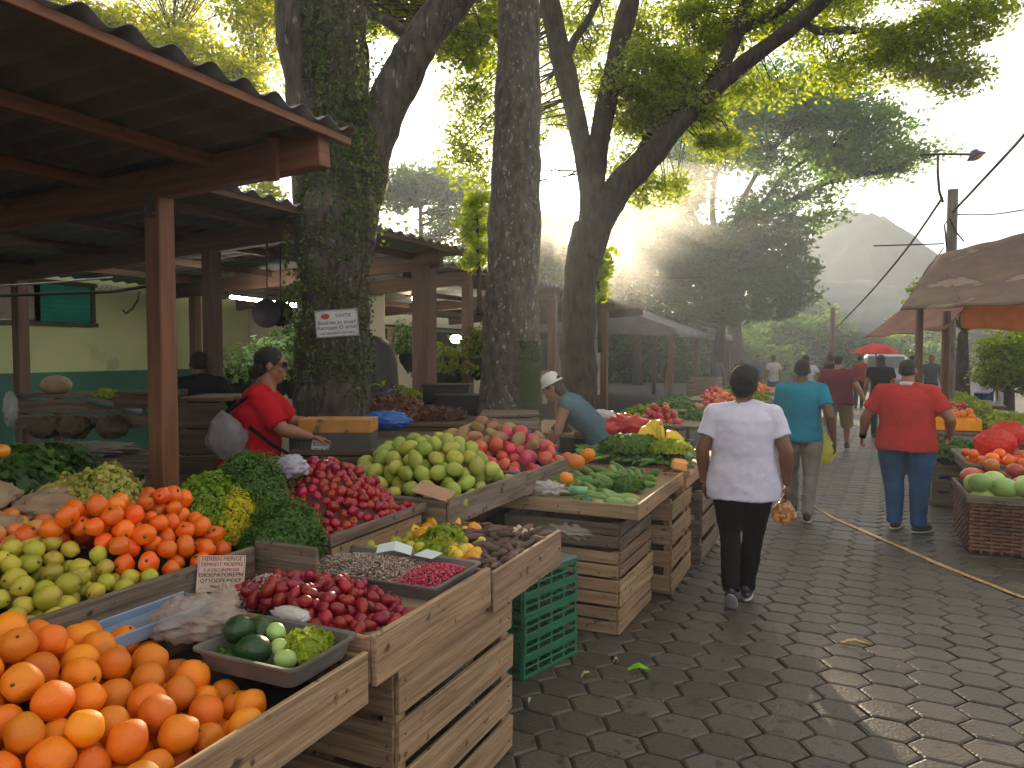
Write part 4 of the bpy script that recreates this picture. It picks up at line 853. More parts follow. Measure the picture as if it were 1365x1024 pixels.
    grains('speckled_beans', 'heap of brown and white speckled beans in the grey rounded tray', -1.99, -1.46, 2.25, 2.585, pg, 5200, .0125, mat('bean_speckled', (.62, .48, .40), (.12, .06, .045), .4, 60, island=True), 1)
    def pk(x, y): a = (x+1.42)/.13; b = (y-2.42)/.17; q = 1-a*a*.5-b*b; return .89+.045*q if q > -.3 else None
    grains('pink_beans', 'bright pink beans beside the speckled beans at the tray front', -1.54, -1.335, 2.26, 2.585, pk, 1700, .0135, mat('bean_pink', (.70, .10, .17), (.38, .02, .06), .35, 60, island=True), 2)
    def pw(x, y): a = (x+1.86)/.10; b = (y-1.99)/.12; q = 1-a*a-b*b; return .90+.065*q if q > -.2 else None
    grains('netted_beans', 'speckled white and maroon beans heaped behind the beets', -1.98, -1.75, 1.86, 2.14, pw, 1700, .0115, mat('bean_white', (.62, .50, .46), (.25, .02, .04), .4, 60, island=True), 3)
    for (x, y, z, e, sx, lb) in ((-1.66, 2.505, .95, (.25, .1, .5), .07, 'folded pale blue paper lying on the speckled beans'), (-1.53, 2.50, .937, (.1, -.2, -.2), .085, 'flat white paper slip between speckled and pink beans')):
        b = MB(); b.add([(-sx, -.035, 0), (0, -.04, .022), (sx, -.03, 0), (sx, .035, .002), (0, .04, .02), (-sx, .035, -.002)], [(0, 1, 4, 5), (1, 2, 3, 4)]); o = b.build('paper_slip', mat('paper_blue', (.62, .68, .70), (.52, .62, .66), .7), None, 0, (x, y, z), e); s = o.modifiers.new('s', 'SOLIDIFY'); s.thickness = .001; tag(o, lb, 'paper')
    bag('white_cup', 'white crumpled plastic cup lying behind the avocados', (-1.62, 1.845, .905), (.075, .03, .028), mat('plastic_white', (.62, .58, .54), (.5, .47, .43), .35), 3, 'cup', .25)
    # --- pepper box
    t = tray('pepper_crate', 'pale crate of yellow peppers and brown roots beside the beans', -2.07, -1.275, 2.64, 3.40, .70, .872, WL, cat='crate', th=.018)
    bed(t, -2.05, -1.30, 2.66, 3.38, lambda x, y: .83, 0, mat('cardboard', (0, 0, 0)))
    yp = M3('yellow_pepper', G['ypep'], (.036, .036, .042), dimple=.22, lobes=4, la=.16, wob=.08, seg=24, rings=12, stem=(G['stem'], .014, .004))
    yz = lambda x, y: .955+.03*noise.noise(Vector((x*8, y*8, 0)))
    heap('yellow_pepper', yp, 9, (-2.0, -1.84, 3.0, 3.34), lambda x, y: .985, .040, 21, 'glossy orange yellow pepper heaped at the back of the pepper crate', 'pepper', 'peppers at the back of the crate', layers=3, sj=.12, tol=1.5)
    heap('yellow_pepper', yp, 5, (-1.60, -1.44, 2.78, 2.96), lambda x, y: .93, .036, 22, 'round golden pepper clustered at the front of the pepper crate', 'pepper', 'peppers at the front of the crate', layers=2.2, sj=.1, tol=1.5)
    heap('yellow_pepper', yp, 3, (-1.80, -1.66, 3.1, 3.3), lambda x, y: .93, .036, 23, 'small golden pepper in the middle of the pepper crate', 'pepper', 'peppers in the middle of the crate', layers=2.2, sj=.1, tol=1.5)
    lim = M3('citrus', G['guava'], (.022, .022, .025), dimple=.08, seg=16, rings=10, lobes=5, la=.06)
    heap('citrus', lim, 70, (-1.95, -1.52, 2.70, 3.05), lambda x, y: .895+.03*noise.noise(Vector((x*9, y*9, 3))), .0235, 24, 'small yellow green citrus among the peppers and herbs', 'citrus', 'small citrus in the pepper crate', layers=2.4, sj=.25, tol=1)
    mound('lettuce', 'pale green curly herb in the middle of the pepper crate', (-1.72, 3.02, .86), (.11, .12, .07), 1100, .022, HERBY, 'herb', 33)
    mound('lettuce', 'small curly herb near the front peppers', (-1.64, 2.80, .86), (.07, .10, .045), 600, .020, HERBY, 'herb', 34)
    rt = M3('root', G['root'], (.016, .016, .034), dimple=0, wob=.3, seg=12, rings=8, tip=.6)
    heap('root', rt, 130, (-1.96, -1.32, 2.98, 3.36), lambda x, y: None if (x < -1.8) else .885+.025*noise.noise(Vector((x*9, y*9, 6))), .021, 25, 'knobbly brown root in the heap in the pepper crate', 'root', 'brown roots in the pepper crate', rot='lie', layers=2.2, sj=.3, tol=1)
    heap('root', rt, 40, (-1.46, -1.31, 2.70, 2.98), lambda x, y: .875, .021, 26, 'dark brown root lying along the front board', 'root', 'roots along the front board', rot='lie', layers=2.2, sj=.3, tol=1)
    heap('garlic', M3('garlic', mat('garlic_skin', (.62, .50, .40), (.5, .36, .26), .6, 8, rnd=1), (.018, .018, .018), dimple=0, tip=.5, seg=12, rings=8), 6, (-1.52, -1.40, 3.24, 3.36), lambda x, y: .91, .02, 27, 'pale garlic bulb at the far corner of the pepper crate', 'garlic', 'garlic bulbs in the corner', layers=2.2, tol=1.5)
    # --- supports below
    crate('slatted_crate', 'tall slatted crate standing upright under the beet crate', -1.98, -1.315, 2.0, 2.91, .0, .725, 4, WL, gap=.17, th=.018, post=.055)
    crate('slatted_crate', 'low dark slatted crate under the oranges', -2.05, -1.40, .6, 1.5, .0, .68, 3, WG, gap=.3)
    bag('plastic_bag', 'crumpled clear bag inside the slatted support crate', (-1.42, 2.55, .45), (.06, .13, .07), PB, 12, wr=.9)
    table('stall_table', 'dark trestle table carrying the citrus and guava trays', -3.6, -2.12, .3, 2.3, .845)
    table('stall_table', 'dark trestle table carrying the cherry pepper and mango crates', -2.75, -2.10, 2.4, 5.2, .80)
    # long dark planks in front of the upper tray
    for (y0, y1, z, x, lb) in ((.3, 1.29, .93, -2.085, 'short dark plank at the left end of the guava tray'), (1.30, 2.16, .94, -2.075, 'long dark plank fronting the guavas and tangerines')):
        b = MB(); b.box((0, 0, 0), (.022, y1-y0, .125), None, .002); tag(b.build('plank', WG, None, .004, (x, (y0+y1)/2, z)), lb, 'plank')
    b = MB(); b.box((0, 0, 0), (.022, 1.15, .10), None, .003); tag(b.build('plank', WD, None, .004, (-2.105, 1.95, .80)), 'lower dark plank behind the beet crate and plastic bag', 'plank')
    b = MB(); b.box((0, 0, 0), (.30, .02, .16), None, .003); tag(b.build('plank', WG, None, .004, (-1.94+.0, 2.19, .94), (0, 0, .0)), 'short dark end plank under the herb bunches', 'plank')
    # price card
    c = Vector((-2.015, 1.94, .965)); t = empty('price_card', c, 0, 'tilted pinkish price card leaning on the dark plank', 'sign'); t.rotation_euler = (0, 0, 0)
    RT = Euler((rad(76), 0, rad(62))).to_matrix().to_4x4()
    b = MB(); b.box((0, 0, 0), (.165, .125, .003)); o = b.build('card', mat('card_pink', (.60, .44, .36), (.50, .36, .29), .8, 6), t, .001); o.matrix_local = RT @ Matrix.Rotation(rad(-9), 4, 'Z')
    for i, (tx, sz, cl) in enumerate((('HERBIN MERIGE', .0175, 0), ('YEMNDT PIOEPRE', .0165, 0), ('S A DICUNMOISE', .0145, 0), ('DIOEPATOREPN', .0185, 1), ('QTTOOFE NOCF', .0165, 1), ('Miars  5TDS', .0125, 1))):
        text(tx, sz*1.12, INKR if cl == 0 else INK, o, Matrix.Translation((0, .044-.0185*i, .0018)))
    b = MB(); [b.box(p, s) for p, s in (((0, .060, .0016), (.156, .0012, .001)), ((0, -.004, .0016), (.156, .0012, .001)), ((-.078, .028, .0016), (.0012, .064, .001)), ((.078, .028, .0016), (.0012, .064, .001)))]; b.build('border', mat('ink_red', (0, 0, 0)), o)
front_stall()

def upper_row():
    t = tray('fruit_tray', 'wide dark tray of guavas and tangerines behind the long plank', -3.3, -2.10, .35, 2.14, .85, .985, WD, th=.02)
    def pgv(x, y):
        if x > -2.12: return None
        a = (-2.12-x)/.36; b = y-(1.77-.5*(-2.12-x))
        if b > 0: return None
        return 1.0+.15*min(1, a)**.8
    gm = M3('guava', G['guava'], (.031, .031, .034), dimple=.04, wob=.13, stem=STEMS)
    gs = heap('guava', gm, 170, (-2.52, -2.13, .98, 1.78), pgv, .0325, 41, 'yellow green guava in the heap behind the dark plank', 'guava', 'guavas heaped behind the plank', layers=2.7, sj=.13, tol=.6)
    def ptg(x, y):
        a = (-2.12-x)/.26; e = max(0, (y-1.97)/.2); c0 = 1.76-.5*(-2.12-x)
        if y < c0 or y > 2.14: return None
        return 1.0+.25*min(1, a)**.85 - .12*e*e - .12*max(0, (-2.40-x)/.15)
    tm = M3('tangerine', G['tang'], (.035, .035, .032), dimple=.12, wob=.12, lobes=0, seg=22, rings=14, stem=(G['stem'], .004, .006))
    heap('tangerine', tm, 170, (-2.56, -2.135, 1.5, 2.12), ptg, .034, 42, 'deep orange tangerine in the heap beside the guavas', 'tangerine', 'tangerines heaped beside the guavas', layers=2.9, sj=.12, tol=.6)
    to = M3('tomato', G['tom'], (.034, .034, .03), dimple=.1, wob=.06, lobes=5, la=.05)
    heap('tomato', to, 60, (-2.95, -2.53, 1.15, 1.80), lambda x, y: 1.13+.05*((-2.53-x)/.3), .034, 43, 'pale orange tomato in the heap behind the guavas', 'tomato', 'pale tomatoes behind the guavas', layers=2.3, tol=1)
    tg = bed(t, -3.25, -2.12, .4, 2.12, lambda x, y: .97+.13*min(1, (-2.12-x)/.5), .03, LIN)
    # sacks and leafy heaps behind
    SK = mat('sack_cloth', (.40, .28, .18), (.30, .21, .13), .9, 12, bump=.5, bscale=80)
    for c, r, s, lb in (((-2.98, 2.02, 1.12), (.13, .20, .075), 2, 'tan cloth sack slumped behind the tomatoes'), ((-3.12, 1.72, 1.17), (.13, .19, .085), 5, 'larger tan sack folded beside the kale'), ((-2.82, 1.62, 1.10), (.10, .13, .06), 9, 'small tan sack between tomatoes and tangerines')):
        bag('sack', lb, c, r, SK, s, 'sack', .3, 'tan cloth sacks', fr=1.6)
    rg = random.Random(5)
    for k, (px, py, z, r, lb) in enumerate(((100, 660, 1.12, .17, 'left lobe of the pale yellow green florets behind the tangerines'), (140, 650, 1.15, .17, 'tallest bunch of yellow green florets behind the tangerines'), (70, 668, 1.12, .11, 'lowest bunch of yellow green florets next to the sack'))):
        c = P(px, py, z+.02); c.z = z-.04; mound('floret_bunch', lb, c, (r, r*.95, r*.85), 2600, .024, mat('floret', (.26, .28, .04), (.50, .46, .12), .6, 8, island=True, trans=.15), 'florets', 50+k, 'yellow green floret bunches', lump=.35, core=mat('herb_core', (0, 0, 0)))
    for k, (px, py, z, r, lb, m) in enumerate(((30, 625, 1.15, .24, 'dark curly kale heap at the edge beside the sacks', HERB), (-25, 650, 1.12, .25, 'dark leafy greens cut off by the picture edge', LFD), (75, 610, 1.12, .20, 'broad dark green leaves behind the florets', LFD))):
        c = P(px, py, z); c.z = z-.1; mound('kale', lb, c, (r, r, r*.85), 1500, .075 if k else .05, m, 'kale', 60+k, 'dark leafy greens at the edge', lump=.4, ell=.5)
    c = P(2, 594, 1.4); b = MB(); b.ell((0, 0, 0), (.03, .03, .026), fn=lambda q: 1); tag(b.build('squash', G['ypep'], None, 0, c-Vector((0, 0, .02))), 'single orange yellow squash on top of the kale', 'squash')
    # herb bunches
    for (px, py, z, r, n, m, lb, s) in ((272, 675, 1.10, (.17, .17, .21), 10000, mat('herb_mid', (.10, .22, .012), (.24, .34, .02), .55, 6, island=True, trans=.25), 'bright green curly herb bunch right of the tangerines', 71),
                                        (316, 690, 1.06, (.10, .12, .18), 5000, mat('herb_flower', (.34, .38, .015), (.60, .50, .02), .55, 6, island=True, trans=.25), 'yellow flowering herb bunch between the two green bunches', 72),
                                        (338, 655, 1.12, (.22, .22, .26), 13000, HERB, 'tall dark green parsley bunch behind the plank end', 73),
                                        (378, 708, 1.02, (.17, .17, .20), 11000, HERB, 'low dark green parsley bunch hanging over the beet crate', 74)):
        c = P(px, py, z); c.z = z-.08; mound('herb_bunch', lb, c, r, n, .013, m, 'herbs', s, 'curly herb bunches beside the tangerines', lump=.22)
    # cherry pepper crate
    t = tray('pepper_tray', 'grey rimmed tray of shiny red cherry peppers', -2.62, -1.925, 2.44, 3.20, .95, .995, WG, th=.018)
    crate('flat_crate', 'flat pale crate under the cherry pepper tray', -2.60, -1.94, 2.46, 3.18, .80, .945, 1, WL, gap=.12)
    def pc(x, y):
        a = (x+2.31)/.34; b = (y-2.85)/.36; q = 1-.85*(a*a+b*b)
        return .98+.25*max(0, q)**.9
    cm = M3('cherry_pepper', G['chili'], (.025, .025, .0225), dimple=.12, lobes=3, la=.10, wob=.12, seg=16, rings=10, stem=(G['stem'], .006, .002))
    heap('cherry_pepper', cm, 300, (-2.59, -1.96, 2.49, 3.17), pc, .0212, 44, 'shiny dark red cherry pepper in the conical heap', 'cherry pepper', 'red cherry peppers in the conical heap', layers=1.75, sj=.14, tol=.9, K=120)
    bed(t, -2.60, -1.945, 2.46, 3.18, pc, .035, mat('lining_red', (.05, .01, .01)))
    bag('plastic_bag', 'white and violet plastic wrapper stuck behind the cherry peppers', D(388, 622, 3.35), (.08, .06, .05), mat('wrapper', (.42, .40, .46), (.30, .27, .34), .3), 4, wr=.4, fr=1.8)
    # mango crate
    t = tray('mango_crate', 'brown wooden crate of green mangoes', -2.62, -1.815, 3.24, 4.22, .86, 1.01, WG, cat='crate', th=.02)
    def pm_(x, y):
        a = (x+2.26)/.42; b = (y-3.78)/.44; q = 1-.8*(a*a+b*b); return .99+.27*max(0, q)**.8
    mm = M3('green_mango', G['mango'], (.044, .040, .056), dimple=.04, wob=.09, seg=20, rings=14, tip=.08, stem=STEMS)
    heap('green_mango', mm, 170, (-2.58, -1.86, 3.30, 4.18), pm_, .0465, 45, 'green mango in the tall heap in the brown crate', 'mango', 'green mangoes heaped in the brown crate', layers=2.4, sj=.1, tol=.7)
    bed(t, -2.60, -1.84, 3.26, 4.20, pm_, .13, LIN)
    b = MB(); b.box((0, 0, 0), (.20, .14, .004)); tag(b.build('cardboard_sheet', mat('cardboard_pink', (.42, .24, .16), (.36, .2, .13), .8), None, 0, (-1.93, 3.28, 1.035), (rad(12), rad(14), .2)), 'brown cardboard sheet beside the cherry peppers', 'cardboard')
    # potatoes and red fruit
    t = tray('tuber_crate', 'brown crate of pinkish tubers and red pomegranates', -2.75, -1.83, 4.24, 5.25, .84, .99, WG, cat='crate', th=.02)
    def pt(x, y):
        a = (x+2.40)/.5; b = (y-4.85)/.55; q = 1-.8*(a*a+b*b); return .98+.27*max(0, q)
    pl = settle(150, -2.70, -1.88, 4.28, 5.2, pt, .048, 46, 1, 60, .8, 2.3); rg = random.Random(9)
    pmz = M3('tuber', G['potato'], (.038, .042, .064), dimple=0, wob=.3, seg=16, rings=10); rmz = M3('pomegranate', G['red'], (.046, .046, .043), dimple=.02, wob=.06, lobes=6, la=.04, stem=(G['red'], .012, .010))
    for (x, y, z) in pl:
        red = (x > -2.33 + rg.gauss(0, .05)) and rg.random() > .1
        o = link('pomegranate' if red else 'tuber', rg.choice(rmz if red else pmz), None, (x, y, z), (rg.uniform(0, 6), rg.uniform(0, 6), rg.uniform(0, 6))); s = rg.uniform(.85, 1.15); o.scale = (s, s, s)
        tag(o, 'glossy red pomegranate heaped beside the pinkish tubers' if red else 'rough pinkish brown tuber heaped behind the mangoes', 'pomegranate' if red else 'tuber', 'red pomegranates beside the tubers' if red else 'tubers behind the mangoes')
    bed(t, -2.73, -1.85, 4.26, 5.23, pt, .13, LIN)
upper_row()

def crates_and_tray():
    # green plastic crates
    gmz = mat('plastic_green', (.006, .16, .07), (.005, .11, .05), .35, 5, spot=(.03, .12, .07), spot_s=8, spot_t=.64)
    h = .112
    def pcrate(k):
        t = empty('plastic_crate', (-1.635, 3.83, h*k), rad(-16)+RN.uniform(-.02, .02), None, 'crate', 'stacked green plastic crates'); hx, hy = .165, .245
        for n, sx, sy, L in (('side_wall', 1, 0, hy), ('side_wall', -1, 0, hy), ('end_wall', 0, 1, hx), ('end_wall', 0, -1, hx)):
            b = MB()
            def bx(u, z, du, dz): b.box((sx*hx if sx else u, sy*hy if sy else u, z), (.010 if sx else du, .010 if sy else du, dz))
            e = 0 if sx else .012
            bx(0, h-.012, 2*L-e, .022); bx(0, .012, 2*L-e, .022); bx(0, h*.52, 2*L-e-.004, .010)
            for i in range(5):
                u = -L+.014+(2*L-.028)*i/4
                b.box((sx*(hx-.001) if sx else u, sy*(hy-.001) if sy else u, h/2), (.008 if sx else .018, .008 if sy else .018, h-.046))
            b.build(n, gmz, t, .002)
        b = MB(); [b.box((0, -hy+.03+.06*i, .008), (2*hx-.014, .03, .006)) for i in range(8)]; b.build('base_grid', gmz, t); return t
    lbs = ['bottom green plastic crate of the stack on the pavers', 'second green plastic crate from the ground', 'middle green plastic crate of the stack', 'fourth green plastic crate, one below the top', 'topmost green plastic crate under the grey lid']
    for k in range(5): pcrate(k)['label'] = lbs[k]
    b = MB(); b.box((0, 0, 0), (.345, .50, .008)); tag(b.build('lid', mat('lid_grey', (.16, .20, .20), (.10, .13, .13), .3), None, .003, (-1.635, 3.83, 5*h+.008), (0, 0, rad(-16))), 'grey plastic lid lying on the green crates', 'lid')
    # wooden crate stack
    zs = 0
    for k, (lb, m) in enumerate((('bottom wooden crate of the stack under the cucumber tray', WL), ('second wooden crate with an orange stained slat', WL), ('third wooden crate of the stack behind green crates', WL), ('top wooden crate holding a crumpled bag', WG))):
        crate('wooden_crate', lb, -2.03+RN.uniform(-.02, .02), -1.235+RN.uniform(-.03, .02), 4.37, 5.12, zs, zs+.172, 2, m, gap=.16, group='wooden crates stacked under the tray', rz=RN.uniform(-.03, .03)); zs += .178
    bag('plastic_bag', 'crumpled clear bag poking out of the wooden crate stack', (-1.62, 4.40, .62), (.20, .06, .05), film('plastic_film2', (.55, .48, .42), .55, .15), 15, wr=.8)
    for k, (x0, x1, y0, y1, z0, z1, n, lb) in enumerate(((-1.75, -1.12, 5.25, 5.95, 0, .70, 4, 'slatted crate half hidden behind the crate stack'), (-1.72, -1.06, 6.1, 6.95, 0, .62, 3, 'farther slatted crate under the banana table'), (-1.62, -1.16, 5.98, 6.08, 0, .18, 1, 'narrow broken crate board on the pavers'))):
        crate('slatted_crate', lb, x0, x1, y0, y1, z0, z1, n, WL if k != 1 else WG, gap=.28, group='slatted crates along the path')
    t = tray('vegetable_tray', 'wide shallow wooden tray of cucumbers and gourds on the crate stack', -2.12, -1.12, 4.32, 5.62, .742, .84, WL, th=.02)
    bed(t, -2.10, -1.14, 4.34, 5.60, lambda x, y: .80+.0*x, 0, mat('cardboard', (0, 0, 0)))
    cu = M3('cucumber', G['cuc'], (.030, .030, .095), dimple=0, wob=.12, seg=14, rings=12)
    rg = random.Random(3)
    heap('cucumber', cu, 62, (-2.0, -1.30, 4.58, 5.52), lambda x, y: .86+.12*max(0, min(1, (y-4.5)/.7))*max(.2, min(1, (-x-1.1)/.5)), .034, 47, 'ridged green cucumber in the wide shallow tray', 'cucumber', 'cucumbers in the shallow tray', rot=(1.2, .5), layers=2.8, sj=.15, tol=1.2)
    gp_ = M3('green_pepper', mat('pepper_green', (.01, .13, .05), (.03, .22, .07), .25, 4, rnd=1, obj_hue=.02), (.040, .040, .044), dimple=.2, lobes=4, la=.15, seg=20, rings=12, stem=(G['stem'], .014, .005))
    heap('green_pepper', gp_, 16, (-2.06, -1.86, 4.40, 5.0), lambda x, y: .88+.08*(y-4.4)/.5, .042, 48, 'shiny dark green pepper at the tray corner near the mangoes', 'pepper', 'green peppers in the shallow tray', layers=2.4, tol=1.2)
    heap('green_pepper', gp_, 3, (-1.62, -1.50, 4.44, 4.54), lambda x, y: .87, .040, 49, 'green pepper at the front edge of the shallow tray', 'pepper', 'green peppers at the front edge', layers=2.4, tol=1.2)
    gd = M3('gourd', mat('gourd_green', (.16, .28, .06), (.30, .40, .12), .4, 7, rnd=1, obj_hue=.02, bump=.2, bscale=40), (.045, .045, .085), dimple=0, wob=.15, seg=16, rings=12)
    heap('gourd', gd, 9, (-1.56, -1.22, 4.42, 4.75), lambda x, y: .885, .046, 50, 'pale green gourd at the front corner of the shallow tray', 'gourd', 'pale gourds in the front corner', rot=(1.3, .5), layers=2.2, tol=1.2)
    bo = fmesh('large_orange', G['orange'], (.062, .062, .055), dimple=.08, lobes=8, la=.05, seg=26, rings=16, stem=(G['stem'], .01, .006))
    for (px, py, z, s, lb) in ((768, 616, 1.0, 1.0, 'large orange pumpkin on top of the cucumbers, front one'), (783, 607, 1.01, .95, 'large orange pumpkin right behind the front one'), (755, 637, .93, .72, 'smaller orange squash below the two pumpkins')):
        o = link('pumpkin', bo, None, P(px, py, z), (.2, .3, px)); o.scale = (s,)*3; tag(o, lb, 'pumpkin', 'orange pumpkins on the cucumbers')
    bag('plastic_bag', 'clear plastic wrapped bundle at the tray front edge', (-1.76, 4.42, .875), (.13, .05, .04), film('plastic_film3', (.7, .66, .62), .6, .12), 18, wr=.8)
    b = MB(); b.tube([(-1.60, 4.42, .875), (-1.50, 4.47, .868)], .026, 12); b.tube([(-1.61, 4.415, .8755), (-1.60, 4.42, .875)], .02, 12); tag(b.build('glass_jar', mat('jar_green', (.10, .35, .16), (.2, .45, .25), .15), None), 'short green glass jar lying at the tray edge', 'jar')
    mound('lettuce', 'pale lettuce head lying in front of the cucumbers', (-1.70, 4.62, .85), (.08, .08, .06), 700, .04, HERBY, 'lettuce', 35, core=mat('lettuce_core', (0, 0, 0)))
    mound('lettuce', 'leafy pale head at the right corner of the tray', (-1.34, 4.88, .84), (.10, .12, .07), 900, .04, HERB, 'lettuce', 36, core=mat('lettuce_core', (0, 0, 0)))
    # bananas, greens beyond the tray, on a low table
    table('stall_table', 'wooden table with bananas and beans beyond the cucumber tray', -2.25, -1.08, 5.70, 7.0, .84, WL, group='market tables in the row')
    def banana(c, rz, lb):
        t = empty('banana_bunch', c, rz, lb, 'bananas', 'bananas beyond the cucumber tray')
        for i in range(6):
            a = rad(-50+20*i); b = MB(); pts = [(0, 0, .10), (.05*math.sin(a), -.05, .085), (.10*math.sin(a), -.085, .03), (.12*math.sin(a), -.09, -.05), (.11*math.sin(a), -.075, -.10)]
            b.tube(pts, [.009, .02, .023, .02, .006], 8, jit=.08); b.build('banana', G['ban'], t)
        return t
    for px, py, r, lb in ((862, 584, .4, 'ripe banana bunch left of the others'), (878, 576, -.3, 'topmost yellow banana bunch with dark tips'), (890, 590, 1.0, 'banana bunch hanging toward the path'), (868, 592, 2.0, 'small banana bunch in front, half green')):
        c = D(px, py, 6.3); banana(c, r, lb)
    grb = M3('bean_pod', G['cuc'], (.016, .016, .10), dimple=0, wob=.1, seg=10, rings=8)
    heap('bean_pod', grb, 170, (-2.0, -1.14, 5.72, 6.35), lambda x, y: .93+.10*max(0, 1-abs(y-6.1)/.5)*max(.1, min(1, (-1.0-x)/.5)), .019, 51, 'long green bean pod in the leafy heap under the bananas', 'bean pod', 'green bean pods under the bananas', rot=(1.0, .9), layers=3, sj=.2, tol=1.5)
    mound('greens_heap', 'big leafy green heap left of the bananas', D(840, 598, 6.1), (.26, .26, .12), 2200, .035, HERB, 'greens', 81, group='leafy heaps near the bananas')
    mound('greens_heap', 'bright leafy green heap at the table corner by the path', D(895, 600, 5.9), (.16, .18, .09), 1400, .03, HERBY, 'greens', 82, group='leafy heaps near the bananas')
    b = MB(); b.box((0, 0, 0), (.12, .10, .09), (0, .2, .3), .006); tag(b.build('papaya_half', mat('papaya', (.75, .30, .06), (.68, .38, .14), .4, 5), None, .02, D(905, 620, 5.7)), 'cut orange papaya at the tray corner by the path', 'papaya')
    # fallen leaves and scraps on the pavers
    lf = mat('fallen_leaf', (.15, .42, .01), (.24, .52, .02), .45, 12, trans=.2)
    def fleaf(px, py, L, W_, rz, m, lb, cat='leaf', nm='fallen_leaf'):
        n = 8; vs = []; 
        for i in range(n+1):
            u = i/n; w_ = W_*math.sin(math.pi*u)**.8*(1-.3*u)+.001; z = .012+.02*math.sin(u*3.2)+.01*noise.noise(Vector((u*5, px, 0)))
            vs += [(L*(u-.5), -w_, z+.012*u), (L*(u-.5), 0, z-.004), (L*(u-.5), w_, z+.010)]
        b = MB(); b.add(vs, [(3*i+k, 3*i+3+k, 3*i+4+k, 3*i+1+k) for i in range(n) for k in (0, 1)], None, True); tag(b.build(nm, m, None, 0, P(px, py, .0), (0, 0, rz)), lb, cat)
    fleaf(852, 897, .125, .03, .3, lf, 'bright green leaf lying on the dark pavers')
    fleaf(782, 905, .06, .008, .6, mat('leaf_dry', (.45, .42, .12), (.35, .3, .1), .6), 'thin yellow leaf near the green crates')
    fleaf(821, 886, .03, .012, .2, mat('scrap', (.4, .38, .33)), 'small pale scrap above the green leaf', 'scrap', 'paper_scrap')
    fleaf(707, 941, .028, .010, 1.2, mat('scrap', (0, 0, 0)), 'small pale scrap near the slatted support crate', 'scrap', 'paper_scrap')
    fleaf(1140, 862, .16, .012, .05, mat('leaf_gold', (.7, .45, .12), (.5, .3, .1), .4), 'golden curled leaf alone on the open pavers')
    fleaf(895, 780, .03, .012, .2, mat('scrap', (0, 0, 0)), 'pale scrap beside the far slatted crates', 'scrap', 'paper_scrap')
crates_and_tray()
def signs():
    # white sign nailed to the ivy trunk
    c = D(449, 431, 5.78); t = empty('tree_sign', c, 0, 'white lettered sign nailed to the ivy clad trunk', 'sign')
    F_ = Matrix((( _R.x, 0, -_F.x, 0), (_R.y, 0, -_F.y, 0), (0, 1, 0, 0), (0, 0, 0, 1))) @ Matrix.Rotation(rad(4), 4, 'Z')
    b = MB(); b.box((0, 0, 0), (.335, .212, .006)); o = b.build('panel', mat('sign_white', (.60, .60, .60), (.50, .51, .52), .5, 7), t, .001); o.matrix_local = F_
    b = MB(); [b.box(p, s) for p, s in (((0, .101, .004), (.325, .003, .003)), ((0, -.101, .004), (.325, .003, .003)), ((-.163, 0, .004), (.003, .205, .003)), ((.163, 0, .004), (.003, .205, .003)))]; b.build('border', INK, o)
    T = lambda x, y: Matrix.Translation((x, y, .0035))
    text('SWITIE', .040, INK, o, T(.055, .045)); text('Bocictes an tnuad', .042, INK, o, T(0, -.005)); text('Racreiaet O orost', .042, INK, o, T(0, -.045)); text('uoli atnadarn tuat eotu', .030, INK, o, T(0, -.083))
    b = MB(); [b.bar((x, .040, .004), (x+dx, .075, .004), .009, .002) for x, dx in ((-.10, -.012), (-.10, .012), (-.072, -.012), (-.072, .012))]; b.ell((-.086, .058, .003), (.034, .022, .0012), seg=20, rings=6); b.build('emblem', mat('ink_red2', (.55, .06, .07)), o)
    b = MB(); [b.ell((x, y, .004), .004, seg=8, rings=6) for x in (-.15, .15) for y in (-.09, .09)]; b.build('nail', mat('iron_dark', (0, 0, 0)), o)
    # notices on the beige wall
    d = ray(309, 445); c = Vector((0, 0, 1.75)) + d*((-9.36)/d.x); M = Matrix(((0, 0, 1, 0), (1, 0, 0, 0), (0, 1, 0, 0), (0, 0, 0, 1)))
    t = empty('wall_notice', c, 0, 'white printed notice on the beige wall behind the brown post', 'notice')
    b = MB(); b.box((0, 0, 0), (.42, .26, .006)); o = b.build('sheet', mat('sign_white', (0, 0, 0)), t); o.matrix_local = M
    text('BANUEB', .10, INK, o, T(0, .005)); text('ricte uos ort', .045, INK, o, T(0, -.09))
    d = ray(309, 463); c = Vector((0, 0, 1.75)) + d*((-9.36)/d.x); t = empty('wall_notice', c, 0, 'lower faded notice with grey lines on the beige wall', 'notice')
    b = MB(); b.box((0, 0, 0), (.42, .20, .006)); o = b.build('sheet', mat('paper_old', (.5, .5, .47)), t); o.matrix_local = M
    for i in range(3): text(['miate oran', 'suotre catn', 'oeir tano'][i], .045, INK, o, T(0, .045-.055*i))
signs()

